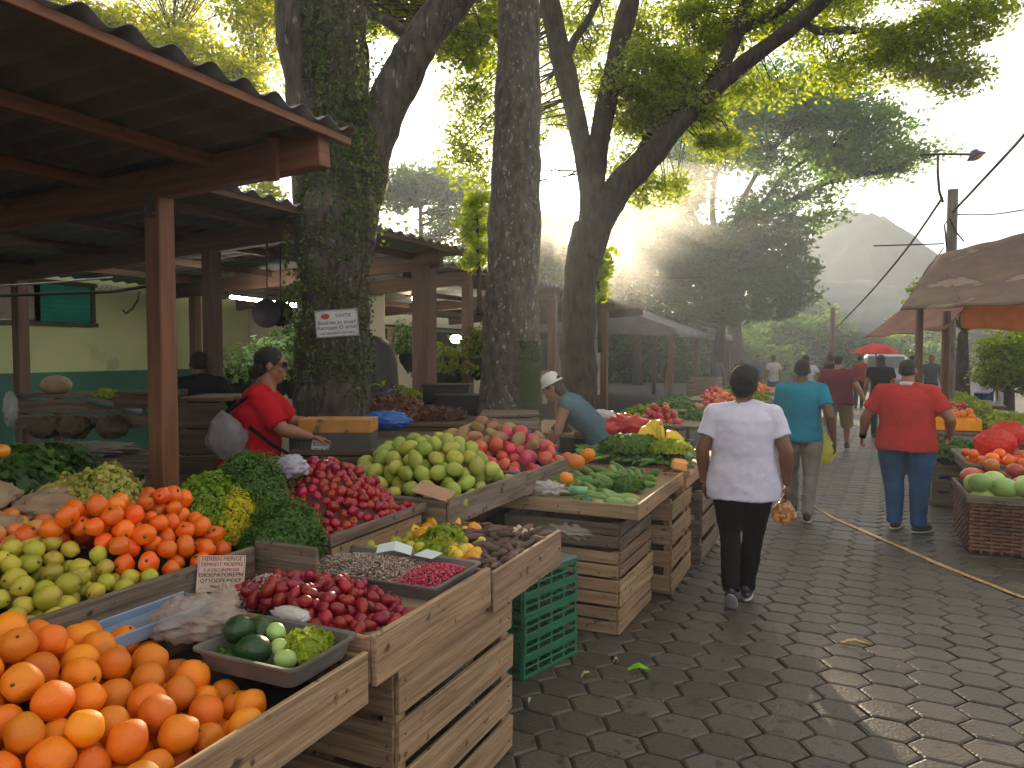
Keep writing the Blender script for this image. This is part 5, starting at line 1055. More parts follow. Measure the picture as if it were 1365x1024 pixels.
def at(px, py, d): v = D(px, py, d); return v
def background():
    gy = mat('pvc_grey', (.16, .17, .18), (.12, .13, .14), .35); SK = mat('sack_cloth', (0, 0, 0))
    # grey plank counter under the shed
    def cbox(name, label, px0, px1, ytop, d, hgt, dep, m, cat, rows=3, legs=True, group=None, rz=TH):
        a, b_ = D(px0, ytop, d), D(px1, ytop, d); c = (a+b_)/2; L = (b_-a).length; z = c.z; t = empty(name, (c.x, c.y, 0), rz, label, cat, group)
        b = MB(); [b.box((0, dep*(i+.5)/3, z-.015), (L, dep/3-.006, .03), None, .002) for i in range(3)]; b.build('top', m, t, .003)
        b = MB(); n = rows; [b.box((0, -.012, z-.035-hgt*(i+.5)/n), (L-.01, .022, hgt/n-.012), (0, RN.uniform(-.006, .006), 0), .003) for i in range(n)]; b.build('front_boards', m, t, .003)
        if legs:
            for sx in (-1, 1):
                for yy in (.04, dep-.04): MB().box((sx*(L/2-.05), yy, (z-.03)/2), (.07, .07, z-.035)).build('leg', m, t, .004)
            b = MB(); b.box((0, dep/2, .42), (L-.08, dep-.03, .03)); b.build('shelf', m, t)
        return t
    cbox('counter', 'grey weathered plank counter in front of the teal wall', 15, 214, 526, 6.2, .26, .6, WG, 'counter', 2)
    cbox('bench', 'low grey plank bench below the weathered counter', 30, 205, 606, 5.6, .12, .5, WG, 'bench', 1)
    cbox('cabinet', 'dark brown plank booth behind the orange post', 236, 300, 530, 5.3, .95, .5, WD, 'cabinet', 5, False)
    cbox('cabinet', 'dark shallow bin on the counter left of the orange post', 152, 222, 522, 5.9, .10, .4, WD, 'bin', 1, False)
    bag('cloth', 'grey cloth draped over the low plank bench', D(110, 598, 5.65), (.42, .2, .05), mat('cloth_grey', (.25, .22, .20), (.18, .16, .145), .9), 6, 'cloth', .5, rot=(0, 0, TH))
    b = MB(); b.ell((0, 0, 0), (.13, .12, .085), fn=lambda q: 1+.05*noise.noise(q*3)); c = D(75, 524, 6.3); c.z = D(75, 526, 6.2).z+.075; tag(b.build('sack', SK, None, 0, c), 'small stuffed tan sack sitting on the grey counter', 'sack')
    bag('plastic_bag', 'small clear plastic bag at the left end of the grey counter', D(14, 545, 6.0), (.05, .05, .13), film('plastic_film4', (.6, .58, .55), .5), 3, wr=.6)
    b = MB(); zz = D(150, 528, 6.1); b.tube([D(118, 533, 6.1)-zz, D(150, 539, 6.05)-zz, D(200, 546, 5.95)-zz], .032, 12); b.tube([D(135, 537, 6.0)-zz, D(190, 549, 5.9)-zz], .028, 12); tag(b.build('pipe', gy, None, 0, zz), 'grey plastic pipes lying on the counter edge', 'pipe')
    mound('lettuce', 'pale lettuce on the counter left of the orange post', D(142, 529, 6.2), (.11, .09, .06), 500, .05, HERBY, 'lettuce', 91, core=mat('lettuce_core', (0, 0, 0)))
    for px in (60, 100, 150): b = MB(); bag('tuber_bag', ['brown bag of tubers under the counter, leftmost', 'brown bag of tubers under the counter, middle one', 'brown bag of tubers under the counter, rightmost'][(60, 100, 150).index(px)], D(px, 570, 6.1), (.12, .12, .09), mat('bag_brown', (.13, .09, .05), (.08, .055, .035), .7), px, group='brown bags under the counter')
    # painted box and table behind the woman in red
    c = D(446, 558, 4.7); t = empty('painted_box', (c.x, c.y, c.z-.24), TH, 'dark box with ochre painted top band in front of the ivy trunk', 'box'); yb = mat('paint_ochre', (.45, .20, .03), (.32, .14, .03), .6, 9, spot=(.08, .05, .03), spot_s=8, spot_t=.56)
    MB().box((0, .12, .11), (.46, .24, .22)).build('body', mat('box_dark', (.075, .07, .06), (.045, .042, .038), .7, 5), t, .006)
    MB().box((0, .12, .19), (.466, .246, .085)).build('band', yb, t, .004); b = MB(); b.box((-.09, -.006, .06), (.115, .004, .095), (0, .15, 0)); o = b.build('label', mat('sign_white', (0, 0, 0)), t)
    text('IEEL JI\nLEUI IS', .04, INK, t, Matrix.Translation((-.09, -.0095, .065)) @ Matrix.Rotation(rad(90), 4, 'X'))
    cbox('counter', 'dark counter carrying the ochre banded box', 385, 500, 601, 4.65, .5, .4, WD, 'counter', 3, group=None)
    # cloth-draped table
    c = D(585, 588, 5.7); t = empty('draped_table', (c.x, c.y, 0), TH, 'table draped in dark striped cloth behind the green mangoes', 'table'); L = 1.22; z = c.z
    MB().box((0, .35, z-.015), (L, .7, .03)).build('table_top', WD, t, .004)
    b = MB(); n = 90; vs = []
    for i in range(n+1):
        x = -L/2-.01+(L+.02)*i/n; w_ = .018*math.sin(x*62)+.012*noise.noise(Vector((x*9, 0, 0)))
        for k, zz in enumerate((z+.002, z-.10, z-.30, z-.62)): vs.append((x, -.018-w_*k*.45-.02, zz))
    b.add(vs, [(4*i+k, 4*i+k+1, 4*i+k+5, 4*i+k+4) for i in range(n) for k in range(3)], None, True); o = b.build('cloth_skirt', mat('cloth_dark', (.075, .06, .052), (.045, .038, .034), .9, 14, (8, 1, .6)), t); s = o.modifiers.new('s', 'SOLIDIFY'); s.thickness = .004
    for sx in (-1, 1):
        for yy in (.06, .64): MB().box((sx*(L/2-.07), yy, (z-.03)/2), (.06, .06, z-.035)).build('leg', WD, t)
    cbox('table', 'low dark table loaded with dried brown roots', 488, 640, 565, 6.5, .12, .8, WD, 'table', 1)
    dr = mat('dried_root', (.26, .10, .06), (.11, .055, .04), .7, 8, island=True)
    rng = np.random.default_rng(8)
    def litter(name, label, px, py, d, r, n, m, size=.06, cat='dried goods', asp=.25, seed=0):
        rg_ = np.random.default_rng(seed+px); u = rg_.normal(size=(n, 3)); u /= np.linalg.norm(u, axis=1)[:, None]; u[:, 2] = abs(u[:, 2]); C = u*np.array(r)*rg_.uniform(.5, 1, n)[:, None]
        V, Q = leaf_quads(C, size, rg_, asp, .3); c = D(px, py, d); t = empty(name, c, TH, label, cat); arrays('pieces', V, Q, m, t); b = MB(); b.ell((0, 0, 0), [q*.7 for q in r], wob=.3); b.build('core', m, t); return t
    litter('dried_goods', 'reddish brown dried roots piled left of the pale post', 520, 556, 6.8, (.42, .22, .20), 900, dr, .10)
    litter('dried_goods', 'smaller brown dried heap near the black tubs', 588, 560, 6.9, (.30, .2, .12), 500, mat('dried_root2', (.18, .09, .07), (.08, .05, .045), .7, 8, island=True), .09)
    litter('dried_goods', 'grey violet dried bundle on the far left heap', 505, 528, 7.4, (.25, .2, .12), 300, mat('dried_violet', (.14, .11, .15), (.08, .06, .08), .7, 8, island=True), .08)
    bag('tarp_bundle', 'bright blue plastic bundle on the table by the ivy trunk', D(515, 561, 6.0), (.185, .12, .075), mat('blue_plastic', (.012, .13, .50), (.01, .09, .38), .3, 5), 3, 'bag', .45, rot=(0, 0, TH), fr=2.4)
    cbox('crate_table', 'brown plank box table at the foot of the straight trunk', 640, 720, 552, 6.6, .2, .5, WG, 'table', 2)
    for px, py, d, lb in ((596, 512, 8.2, 'upper black tub behind the dried roots'), (612, 526, 7.9, 'black tub nearest the straight trunk')):
        c = D(px, py, d); t = empty('black_tub', (c.x, c.y, c.z-.22), TH, lb, 'tub', 'black tubs behind the roots'); bm_ = mat('plastic_black', (.02, .02, .022), (.014, .014, .016), .35)
        MB().box((0, 0, .11), (.50, .34, .22)).build('body', bm_, t, .02); MB().box((0, 0, .212), (.54, .38, .022)).build('rim', bm_, t, .006)
    # shrubs against the building
    for px, py, d, r, m, lb, s in ((345, 505, 9.2, (.55, .5, .45), LFD, 'dark leafy shrub behind the woman in red', 1), (598, 497, 10.4, (.55, .5, .36), LF, 'round green shrub between two shed posts', 2), (548, 470, 12.5, (.3, .3, .45), LFD, 'tall narrow dark shrub by the doorway', 3), (520, 530, 8.6, (.42, .3, .14), LF, 'low green sprigs behind the dried roots', 4), (395, 490, 9.5, (.4, .4, .5), LFD, 'dark shrub peeking out left of the ivy trunk', 5), (640, 475, 10.2, (.35, .3, .42), LF, 'green shrub hugging the straight trunk', 6)):
        c = D(px, py, d); mound('potted_shrub', lb, c, r, 1400, .075, m, 'shrub', 100+s, 'shrubs by the pale building', lump=.5, ell=.6, asp=.5)
    c = D(499, 478, 11); t = empty('hooded_cart', (c.x, c.y, 0), 0, 'dark rounded covered cart beside the lit doorway', 'cart')
    b = MB(); b.lathe([(.34, .9), (.36, 1.2), (.34, 1.6), (.27, 1.85), (.15, 1.97), (.0, 2.0)], seg=24); b.build('hood', mat('hood_dark', (.05, .052, .055), (.035, .036, .04), .6), t); MB().box((0, 0, .5), (.6, .6, .8)).build('body', WD, t, .01)
    # ---------------- far table with bagged goods
    table('stall_table', 'broad pale wooden table with bagged red and white goods', -4.0, -1.98, 7.25, 8.7, .90, WL, apron=.16, leg=.11)
    GD = [mat('bag_red', (.55, .03, .04), (.40, .02, .03), .3), mat('bag_white', (.55, .53, .52), (.42, .41, .42), .3), mat('bag_blue', (.18, .30, .42), (.12, .22, .35), .3), mat('bag_dark', (.12, .06, .06), (.07, .04, .04), .4), mat('bag_brown2', (.28, .17, .11), (.2, .12, .08), .5)]
    names = ['red', 'white', 'pale blue', 'dark', 'brown']
    rg = random.Random(12); k = 0
    spots = [(772, 512, 8.2, 0, .13), (800, 512, 8.0, 1, .12), (825, 514, 7.7, 0, .09), (792, 522, 7.6, 1, .10), (845, 519, 7.5, 2, .10), (818, 524, 7.3, 1, .08), (765, 500, 8.6, 0, .11), (840, 508, 8.3, 2, .13), (862, 522, 7.5, 4, .08), (778, 527, 7.4, 4, .08), (805, 503, 8.7, 4, .1), (832, 527, 7.2, 0, .06), (856, 510, 8.4, 1, .09), (750, 520, 7.9, 3, .10)]
    adj = ['slumped', 'round', 'flat', 'small', 'shiny', 'knotted', 'upper', 'half hidden', 'corner', 'low', 'far', 'tiny', 'pointed', 'leaning']
    for j, (px, py, d, ci, r) in enumerate(spots):
        c = D(px, py, d); c.z = .90+r*.45; bag('goods_bag', f'{adj[j]} {names[ci]} plastic bag of goods on the broad pale table', c, (r*1.2, r, r*.6), GD[ci], j, group='bagged goods on the broad table', wr=.6, seg=24)
    b = MB(); b.lathe([(0, .0), (.27, 0), (.30, .035), (.29, .035), (.26, .01), (0, .01)], seg=28); tag(b.build('basin', mat('basin_blue', (.03, .06, .12)), None, 0, (D(828, 528, 7.3).x, D(828, 528, 7.3).y, .902)), 'flat dark blue basin under the bags at the table front', 'basin')
    table('low_shelf', 'low shelf with red sacks under the broad table', -3.0, -1.95, 6.95, 7.5, .52, WD, leg=.05, group=None, cat='shelf')
    for px, py, d, ci, r, lb in ((835, 566, 6.75, 0, .15, 'big bright red sack beside the low shelf leg'), (800, 572, 6.6, 0, .12, 'smaller red sack behind the bending vendor'), (800, 556, 6.9, 1, .11, 'clear white bag on top of the red sacks')): bag('red_sack' if ci == 0 else 'plastic_bag', lb, D(px, py, d), (r*1.4, r, r*.6), GD[ci], px, 'sack' if ci == 0 else 'bag', .5, seg=30)
    # ---------------- rows of produce further down
    tm2 = M3('red_fruit', G['red'], (.05, .05, .045), dimple=0, seg=10, rings=7); gm2 = M3('green_fruit', G['cuc'], (.05, .05, .06), dimple=0, seg=10, rings=7); om2 = M3('orange_fruit', G['orange'], (.05, .05, .05), dimple=0, seg=10, rings=7)
    def row(x0, x1, y0, y1, z, lb, items, tg='market tables in the row'):
        table('stall_table', lb, x0, x1, y0, y1, z, WG)
        for j, (kind, cx, cy, r, l2) in enumerate(items):
            if kind == 'g': mound('greens_heap', l2, (cx, cy, z), (r, r*1.2, r*.55), 900, .06, HERB if j % 2 else LF, 'greens', j+int(cy*7), 'leafy heaps on the far tables', lump=.35)
            else:
                ms = {'r': tm2, 'o': om2, 'v': gm2}[kind]
                def pf(x, y): a = (x-cx)/r; b = (y-cy)/r; q = 1-a*a-b*b; return z+.04+.22*max(0, q)
                heap(ms[0].name.split('.')[0], ms, 46, (cx-r, cx+r, cy-r, cy+r), pf, .05, j*7+int(cy), l2, 'fruit', l2.replace(' in the ', ' of the '), layers=2.3, tol=1.2, K=30)
    row(-3.0, -1.55, 9.4, 11.0, .82, 'third table of the row, with red fruit and greens', [('r', -2.3, 9.9, .30, 'bright red fruit in the heap on the third table'), ('g', -1.85, 10.5, .28, 'leafy green pile at the path end of the third table'), ('g', -2.7, 10.5, .28, 'leafy green pile at the back of the third table')])
    row(-3.1, -1.6, 11.6, 13.6, .84, 'fourth table of the row, heaped red and green', [('r', -1.95, 12.2, .32, 'red fruit in the path side heap on the fourth table'), ('g', -2.6, 12.3, .34, 'green leafy mound on the fourth table'), ('o', -2.0, 13.1, .30, 'orange fruit in the heap on the fourth table')])
    row(-2.9, -1.3, 14.4, 16.4, .84, 'fifth table of the row, half lost in the smoke', [('g', -1.7, 14.9, .36, 'tall bright leafy pile on the fifth table'), ('r', -2.4, 15.2, .34, 'red fruit in the heap on the fifth table'), ('g', -2.0, 16.0, .32, 'pale leafy pile at the far end of the fifth table')])
    row(-3.0, -1.4, 17.4, 20.0, .86, 'farthest table of the row under the hazy trees', [('o', -1.9, 18.0, .36, 'orange fruit in the heap on the farthest table'), ('g', -2.4, 18.8, .4, 'leafy mound on the farthest table')])
    crate('plastic_bin', 'dark blue bin on crates between banana table and third table', -2.15, -1.65, 8.2, 8.9, .45, .72, 1, mat('plastic_navy', (.02, .035, .09), (.015, .025, .07), .4), gap=.02, cat='bin'); crate('wooden_crate', 'wooden crate carrying the dark blue bin', -2.2, -1.6, 8.15, 8.95, 0, .445, 3, WG, gap=.2)
    # more shapes of clutter below the tarpaulin roof
    for j, (x, y, lb) in enumerate(((-3.6, 20.8, 'stack of crates at the near corner of the tarpaulin shed'), (-4.0, 23.5, 'crate pile under the middle of the tarpaulin roof'), (-3.2, 25.5, 'crate pile near the far tarpaulin posts'))):
        crate('wooden_crate', lb, x-.4, x+.4, y-.5, y+.5, 0, 1.0, 5, WG, gap=.15)
    # ---------------- right-hand stall
    wk = mat('wicker', (.20, .085, .05), (.08, .032, .02), .7, 3, (1, 1, 1), bump=.8, bscale=60)
    x0, x1, y0, y1, zt = .98, 2.35, 7.42, 8.35, .50; t = empty('wicker_hamper', ((x0+x1)/2, (y0+y1)/2, 0), 0, 'big woven reddish basket holding pale green melons', 'basket'); hx, hy = (x1-x0)/2, (y1-y0)/2
    b = MB()
    for i in range(14):   # woven bands
        z = .05+.032*i
        for (ax, ay, bx_, by) in ((-hx, -hy, hx, -hy), (hx, -hy, hx, hy), (hx, hy, -hx, hy), (-hx, hy, -hx, -hy)):
            n = 22; pts = []; L = math.hypot(bx_-ax, by-ay); nx, ny = (by-ay)/L, -(bx_-ax)/L
            for k in range(n*2+1): u = k/(2*n); o_ = .010*math.cos(math.pi*(u*L/.075+i)); pts.append((ax+(bx_-ax)*u+nx*o_, ay+(by-ay)*u+ny*o_, z))
            b.tube(pts, [(.006, .015)]*len(pts), 6, False)
    b.build('woven_wall', wk, t); b = MB()
    for k in range(18): b.box((-hx+.075*k+.02, -hy, .25), (.018, .010, .46)); 
    for k in range(12): b.box((-hx, -hy+.075*k+.03, .25), (.010, .018, .46))
    b.build('stakes', wk, t)
    for a in ((0, -hy-.012, zt-.01, 2*hx+.05, .035), (0, hy+.012, zt-.01, 2*hx+.05, .035)): MB().box(a[:3], (a[3], a[4], .07), None, .004).build('rim_board', WG, t, .004)
    for sx in (-1, 1): MB().box((sx*(hx+.012), 0, zt-.01), (.035, 2*hy-.02, .07), None, .004).build('rim_board', WG, t, .004)
    MB().box((0, 0, .40), (2*hx-.04, 2*hy-.04, .02)).build('false_bottom', WD, t)
    mel = M3('melon', G['melon'], (.085, .085, .115), dimple=.02, wob=.06, seg=22, rings=14)
    heap('melon', mel, 26, (1.06, 2.3, 7.50, 7.86), lambda x, y: .66, .088, 61, 'pale green melon along the front of the woven basket', 'melon', 'pale green melons in the basket', rot='lie', layers=2.2, tol=1)
    rmg = M3('red_mango', G['rmango'], (.075, .07, .10), dimple=.03, wob=.08, seg=20, rings=12)
    heap('red_mango', rmg, 26, (1.06, 2.3, 7.9, 8.3), lambda x, y: .76, .076, 62, 'red and yellow mango behind the pale melons', 'mango', 'red mangoes behind the melons', rot='lie', layers=2.6, tol=1)
    table('stall_table', 'plank table behind the woven basket under the awning', 1.08, 2.6, 8.42, 9.9, .66, WG, group='market tables under the awning')
    heap('tomato', M3('tomato', G['tang'], (.055, .055, .05), dimple=.08, lobes=5, la=.04, seg=16, rings=10), 60, (1.12, 2.5, 8.46, 8.9), lambda x, y: .80, .054, 63, 'red orange tomato in the row behind the red mangoes', 'tomato', 'red tomatoes under the awning', layers=2.4, tol=1)
    MR = mat('mesh_red', (.62, .04, .02), (.45, .03, .015), .35, 30, trans=.3, bump=.5, bscale=90)
    for (x, y, z, r, lb) in ((1.42, 9.1, .80, .19, 'largest red mesh bag glowing in the sun, left one'), (1.85, 9.0, .80, .19, 'red mesh bag of onions in the middle of the plank table'), (2.3, 9.1, .80, .2, 'red mesh bag at the awning end of the plank table'), (1.6, 9.5, .86, .18, 'red mesh bag behind the largest one')): bag('mesh_bag', lb, (x, y, z), (r, r*.85, r*.8), MR, x*9, 'mesh bag', .18, 'red mesh bags under the awning', fr=6)
    table('stall_table', 'second table under the awning with orange trays and greens', .95, 2.5, 10.3, 12.3, .78, WG, group='market tables under the awning')
    for j, (y, mcol, lb) in enumerate(((10.5, (.75, .45, .02), 'bright yellow plastic tray on the second awning table'), (10.95, (.70, .22, .02), 'bright orange plastic tray behind the yellow one'))):
        t = tray('plastic_tray', lb, 1.0, 1.5, y, y+.38, .79, .93, mat('tray_%d' % j, mcol, tuple(q*.75 for q in mcol), .35, trans=.25), th=.012)
    heap('orange', om2, 30, (1.04, 1.46, 10.98, 11.30), lambda x, y: .98, .05, 65, 'small orange in the bright orange tray', 'orange', 'oranges in the plastic tray', layers=2.3, tol=1, K=30)
    mound('greens_heap', 'leafy green heap beside the walking man in red', (1.18, 9.95, .55), (.30, .28, .2), 1200, .05, HERB, 'greens', 120, 'leafy heaps under the awning'); mound('greens_heap', 'sunlit green heap behind the yellow tray', (1.9, 11.0, .8), (.4, .5, .2), 1400, .06, HERBY, 'greens', 121, 'leafy heaps under the awning')
    crate('wooden_crate', 'low crate holding the leafy greens under the awning', .9, 1.5, 9.6, 10.25, 0, .5, 3, WG, gap=.2)
    for j, (x, y, lb) in enumerate(((1.7, 13.5, 'third awning table with mixed greens'), (1.9, 16.5, 'fourth awning table far down the path'))):
        table('stall_table', lb, x-.7, x+.7, y-.9, y+.9, .8, WG, group='market tables under the awning'); mound('greens_heap', ['mixed leafy heap on the third awning table', 'mixed leafy heap on the fourth awning table'][j], (x-.1, y, .8), (.5, .7, .2), 1200, .07, LF, 'greens', 130+j, 'leafy heaps under the awning')
        heap('red_fruit', tm2, 40, (x-.65, x-.1, y-.8, y-.2), lambda a, b: 1.0, .05, 70+j, ['red fruit on the third awning table', 'red fruit on the fourth awning table'][j], 'fruit', ['red fruit heap three', 'red fruit heap four'][j], layers=2.3, tol=1, K=30)
    c = P(1250, 662, 0); b = MB(); b.lathe([(0, 0), (.125, 0), (.14, .32), (.148, .33), (.148, .345), (.13, .345), (.12, .02), (0, .02)], seg=28); t = empty('blue_bucket', (c.x, c.y, 0), 0, 'blue plastic bucket between the man in red and the basket', 'bucket'); b.build('body', mat('bucket_blue', (.01, .09, .45), (.008, .06, .35), .3), t)
    b = MB(); b.tube([(-.14, 0, .33), (-.15, .03, .26), (-.08, .13, .2), (.08, .13, .2), (.15, .03, .26), (.14, 0, .33)], .004, 6); b.build('handle', mat('aluminium', (0, 0, 0)), t)
    # white van far down the lane
    c = P(1180, 521, 0); t = empty('parked_van', (c.x, c.y, 0), 0, 'pale van parked in the haze at the end of the path', 'van'); vb = mat('van_paint', (.5, .52, .55), (.45, .47, .5), .3, coat=.5)
    MB().box((0, 2.0, 1.0), (1.8, 4.2, 1.3)).build('body', vb, t, .18); b = MB(); b.box((0, -.12, 1.3), (1.5, .03, .55), (-.15, 0, 0)); b.build('rear_window', mat('van_glass', (.05, .06, .07), rough=.08), t, .02)
    for sx in (-1, 1):
        MB().box((sx*.905, 1.8, 1.32), (.02, 2.6, .42)).build('side_window', mat('van_glass', (0, 0, 0)), t, .01); MB().box((sx*.78, -.12, .8), (.14, .04, .25)).build('tail_lamp', mat('tail_red', (.45, .02, .02), rough=.3), t, .01)
        for yy in (.8, 3.2): b = MB(); b.lathe([(0, -.1), (.2, -.1), (.31, -.09), (.32, 0), (.31, .09), (.2, .1), (0, .1)], seg=20); b.build('wheel', mat('tyre', (.03, .03, .03)), t, loc=(sx*.82, yy, .32), rot=(0, rad(90), 0))
background()
# ------------------------------------------------------------------ people
SKIN = lambda k: mat('skin_%d' % k, [(.20, .085, .045), (.30, .14, .08), (.13, .055, .032), (.42, .22, .14)][k], [(.15, .062, .034), (.24, .11, .06), (.095, .04, .024), (.36, .18, .11)][k], .5, 6, bump=.1, bscale=60)
def cloth(n, c, k=.72, tr=.0): return mat('cloth_'+n, c, tuple(q*k for q in c), .9, 3, bump=.15, bscale=220, trans=tr, spec=.12)
HAIR = mat('hair_black', (.016, .012, .010), (.008, .006, .005), .75, 30, bump=.6, bscale=90); SHOE = mat('shoe_black', (.02, .02, .02), (.03, .03, .03), .4); SOLE = mat('shoe_sole', (.42, .41, .40), rough=.6)
_tx = bpy.data.textures.new('wrinkle', 'CLOUDS'); _tx.noise_scale = .06; _tx.noise_depth = 3
_tx2 = bpy.data.textures.new('fold', 'CLOUDS'); _tx2.noise_scale = .22; _tx2.noise_depth = 2
def remesh(o, vox, sm=3, disp=0, disp2=0):
    r = o.modifiers.new('r', 'REMESH'); r.mode = 'VOXEL'; r.voxel_size = vox; r.use_smooth_shade = True
    if sm: s = o.modifiers.new('s', 'SMOOTH'); s.iterations = sm; s.factor = .5
    if disp:
        d = o.modifiers.new('d', 'DISPLACE'); d.texture = _tx; d.strength = disp; d.mid_level = .5; d.texture_coords = 'LOCAL'
    if disp2:
        d = o.modifiers.new('d', 'DISPLACE'); d.texture = _tx2; d.strength = disp2; d.mid_level = .5; d.texture_coords = 'LOCAL'
def person(label, loc, rz, s=1.0, k=1.0, pose=None, skin=0, shirt=None, pants=None, sleeve=.55, hem=.80, short=False, hair='short', head=(0, 0, 0), vox=.0085, hat=None, belly=1.0, collar=None, leg_w=1.0, name='person', hands='relaxed', shoe=SHOE, fingers=True, hip=1.0, shw=None, hs=1.0):
    J = dict(pel=(0, 0, .93), wst=(0, 0, 1.08), chs=(0, 0, 1.26), sho=(0, -.01, 1.40), nck=(0, 0, 1.455), hed=(0, .012, 1.585),
             shL=(-.165*k**.6, -.01, 1.385), shR=(.165*k**.6, -.01, 1.385), elL=(-.235*k**.7, -.03, 1.12), elR=(.235*k**.7, -.03, 1.12), wrL=(-.25*k**.7, .04, .88), wrR=(.25*k**.7, .04, .88),
             hpL=(-.09*k**.7, 0, .90), hpR=(.09*k**.7, 0, .90), knL=(-.10*k**.5, .01, .49), knR=(.10*k**.5, .01, .49), anL=(-.10, -.01, .085), anR=(.10, -.01, .085), tL=0, tR=0, pitchL=0, pitchR=0)
    J.update(pose or {}); V = {a: Vector(b) if hasattr(b, '__len__') else b for a, b in J.items()}
    t = empty(name, loc, rz, label, 'person'); t.scale = (s, s, s); sk = SKIN(skin)
    # ---- body: one continuous surface
    b = MB(); tr = [V['pel']-Vector((0, 0, .10)), V['pel'], V['wst'], V['chs'], V['sho'], V['nck'], V['nck'].lerp(V['hed'], .6)]
    b.tube(tr, [(.13*k, .10*k), (.155*k, .115*k), (.135*k, .10*k), (.15*k, .105*k), (.12*k**.5, .08), (.055+.008*k, .056+.008*k), (.054, .058)], 20)
    up = (V['nck']-V['chs']).normalized()
    b.tube([V['shL'], V['sho'], V['shR']], [(.05, .05), (.062, .07), (.05, .05)], 12)
    ka = k**.55
    def dirn(a, c): return (c-a).normalized()
    for S, sx in (('L', -1), ('R', 1)):
        sh, el, wr = V['sh'+S], V['el'+S], V['wr'+S]; b.ell(sh, .056*ka, seg=12, rings=8)
        b.tube([sh, sh.lerp(el, .35), sh.lerp(el, .8), el, el.lerp(wr, .25), el.lerp(wr, .7), wr], [.052*ka, .050*ka, .043*ka, .040*ka, .042*ka, .031*ka, .025*ka**.5], 12)
        # hand: palm, four fingers, thumb
        d = dirn(el, wr); nrm = V.get('pn'+S, None); nrm = Vector((-sx, 0, 0)) if nrm is None else Vector(nrm)
        nrm = (nrm-d*nrm.dot(d)).normalized(); sd = d.cross(nrm); fwd = sd if sd.y > 0 else -sd
        if 'hd'+S in V: d = V['hd'+S].normalized(); nrm = (nrm-d*nrm.dot(d)).normalized(); sd = d.cross(nrm); fwd = sd if sd.y > 0 else -sd
        M = Matrix((fwd, nrm, d)).transposed(); e = M.to_euler()
        b.ell(wr+d*.052, (.037, .017, .052), e, 12, 8)
        if fingers:
            curl = J.get('curl'+S, .35)
            for i, (off, ln) in enumerate(((.028, .066), (.010, .075), (-.009, .071), (-.026, .056))):
                p = wr+d*.088+fwd*off; pts = [p-d*.02, p]; a = curl*.5
                for q, fr in ((1, .45), (2, .32), (3, .25)): p = p + (d*math.cos(a)+nrm*math.sin(a))*ln*fr; pts.append(p); a += curl*(1.1+.1*i)
                b.tube(pts, [.0095, .0095, .009, .0085, .0075], 8)
            p = wr+d*.035+fwd*.028; q = p+fwd*.028+d*.022+nrm*.012; r_ = q+d*.032+nrm*.012*(1+curl)+fwd*.004; b.tube([p-fwd*.012, p, q, r_], [.013, .0125, .011, .009], 8)
        hp, kn, an = V['hp'+S], V['kn'+S], V['an'+S]
        b.tube([hp, hp.lerp(kn, .4), kn, kn.lerp(an, .3), kn.lerp(an, .75), an], [.070*k**.6, .066*k**.6, .050*k**.4, .052*k**.4, .036*k**.3, .033*k**.3], 12)
        b.ell(an+Vector((0, .05, -.045)), (.034, .10, .03), (0, 0, 0), 10, 6)
    hm = Euler(head, 'XYZ').to_matrix(); H = V['hed']; hp_ = lambda x, y, z: H + hm @ Vector((x, y, z))*hs; he = hm.to_euler()
    _e = b.ell; _t = b.tube
    b.ell = lambda c, r, *a, **k_: _e(c, tuple(q*hs for q in r), *a, **k_)
    b.ell(hp_(0, -.008, .025), (.073, .092, .088), he, 18, 12); b.ell(hp_(0, .022, -.04), (.058, .066, .070), he, 16, 10); b.ell(hp_(0, .045, -.085), (.03, .03, .024), he, 10, 8)
    b.tube([hp_(0, .088, .022), hp_(0, .103, -.004), hp_(0, .108, -.018)], [.009, .012, .016], 8); b.ell(hp_(0, .085, .036), (.052, .014, .011), he, 12, 6)
    b.ell(hp_(0, .088, -.052), (.024, .012, .007), he, 10, 6); b.ell(hp_(0, .086, -.064), (.021, .012, .007), he, 10, 6)
    for sx in (-1, 1):
        b.ell(hp_(sx*.077, -.005, -.005), (.010, .020, .032), he, 8, 8); b.ell(hp_(sx*.038, .062, -.022), (.022, .020, .020), he, 8, 8)
    o = b.build('body', sk, t); remesh(o, vox, 2)
    if vox < .01:
        for sx in (-1, 1): e_ = MB(); e_.ell(hp_(sx*.030, .083, .016), (.012, .008, .007), he, 10, 8); e_.build('eye', mat('eye_dark', (.06, .04, .035), rough=.2), t)
    # ---- clothing
    g = .016; w_ = shw or k
    if shirt:
        b = MB(); hz = V['pel'].z - (.93-hem)
        low = V['pel'] + (V['pel']-V['wst']).normalized()*(.93-hem)
        ps = [low, low.lerp(V['pel'], .5), V['pel'], V['wst'], V['wst'].lerp(V['chs'], .55), V['chs'], V['chs'].lerp(V['sho'], .6), V['sho'], V['nck']-Vector((0, 0, .012))]
        b.tube(ps, [(.175*w_*hip, .135*w_*hip*belly), (.178*w_*hip, .138*w_*hip*belly), (.172*w_*hip, .135*w_*belly), (.158*w_, .125*w_*belly), (.162*w_, .126*w_*belly**.5), (.172*w_, .128*w_), (.165*w_, .118*w_**.8), (.14*w_**.5, .095*w_**.5), (.072, .072)], 24)
        b.tube([V['shL'], V['sho']+Vector((0, 0, .0)), V['shR']], [(.060*ka, .062*ka), (.078, .085), (.060*ka, .062*ka)], 14)
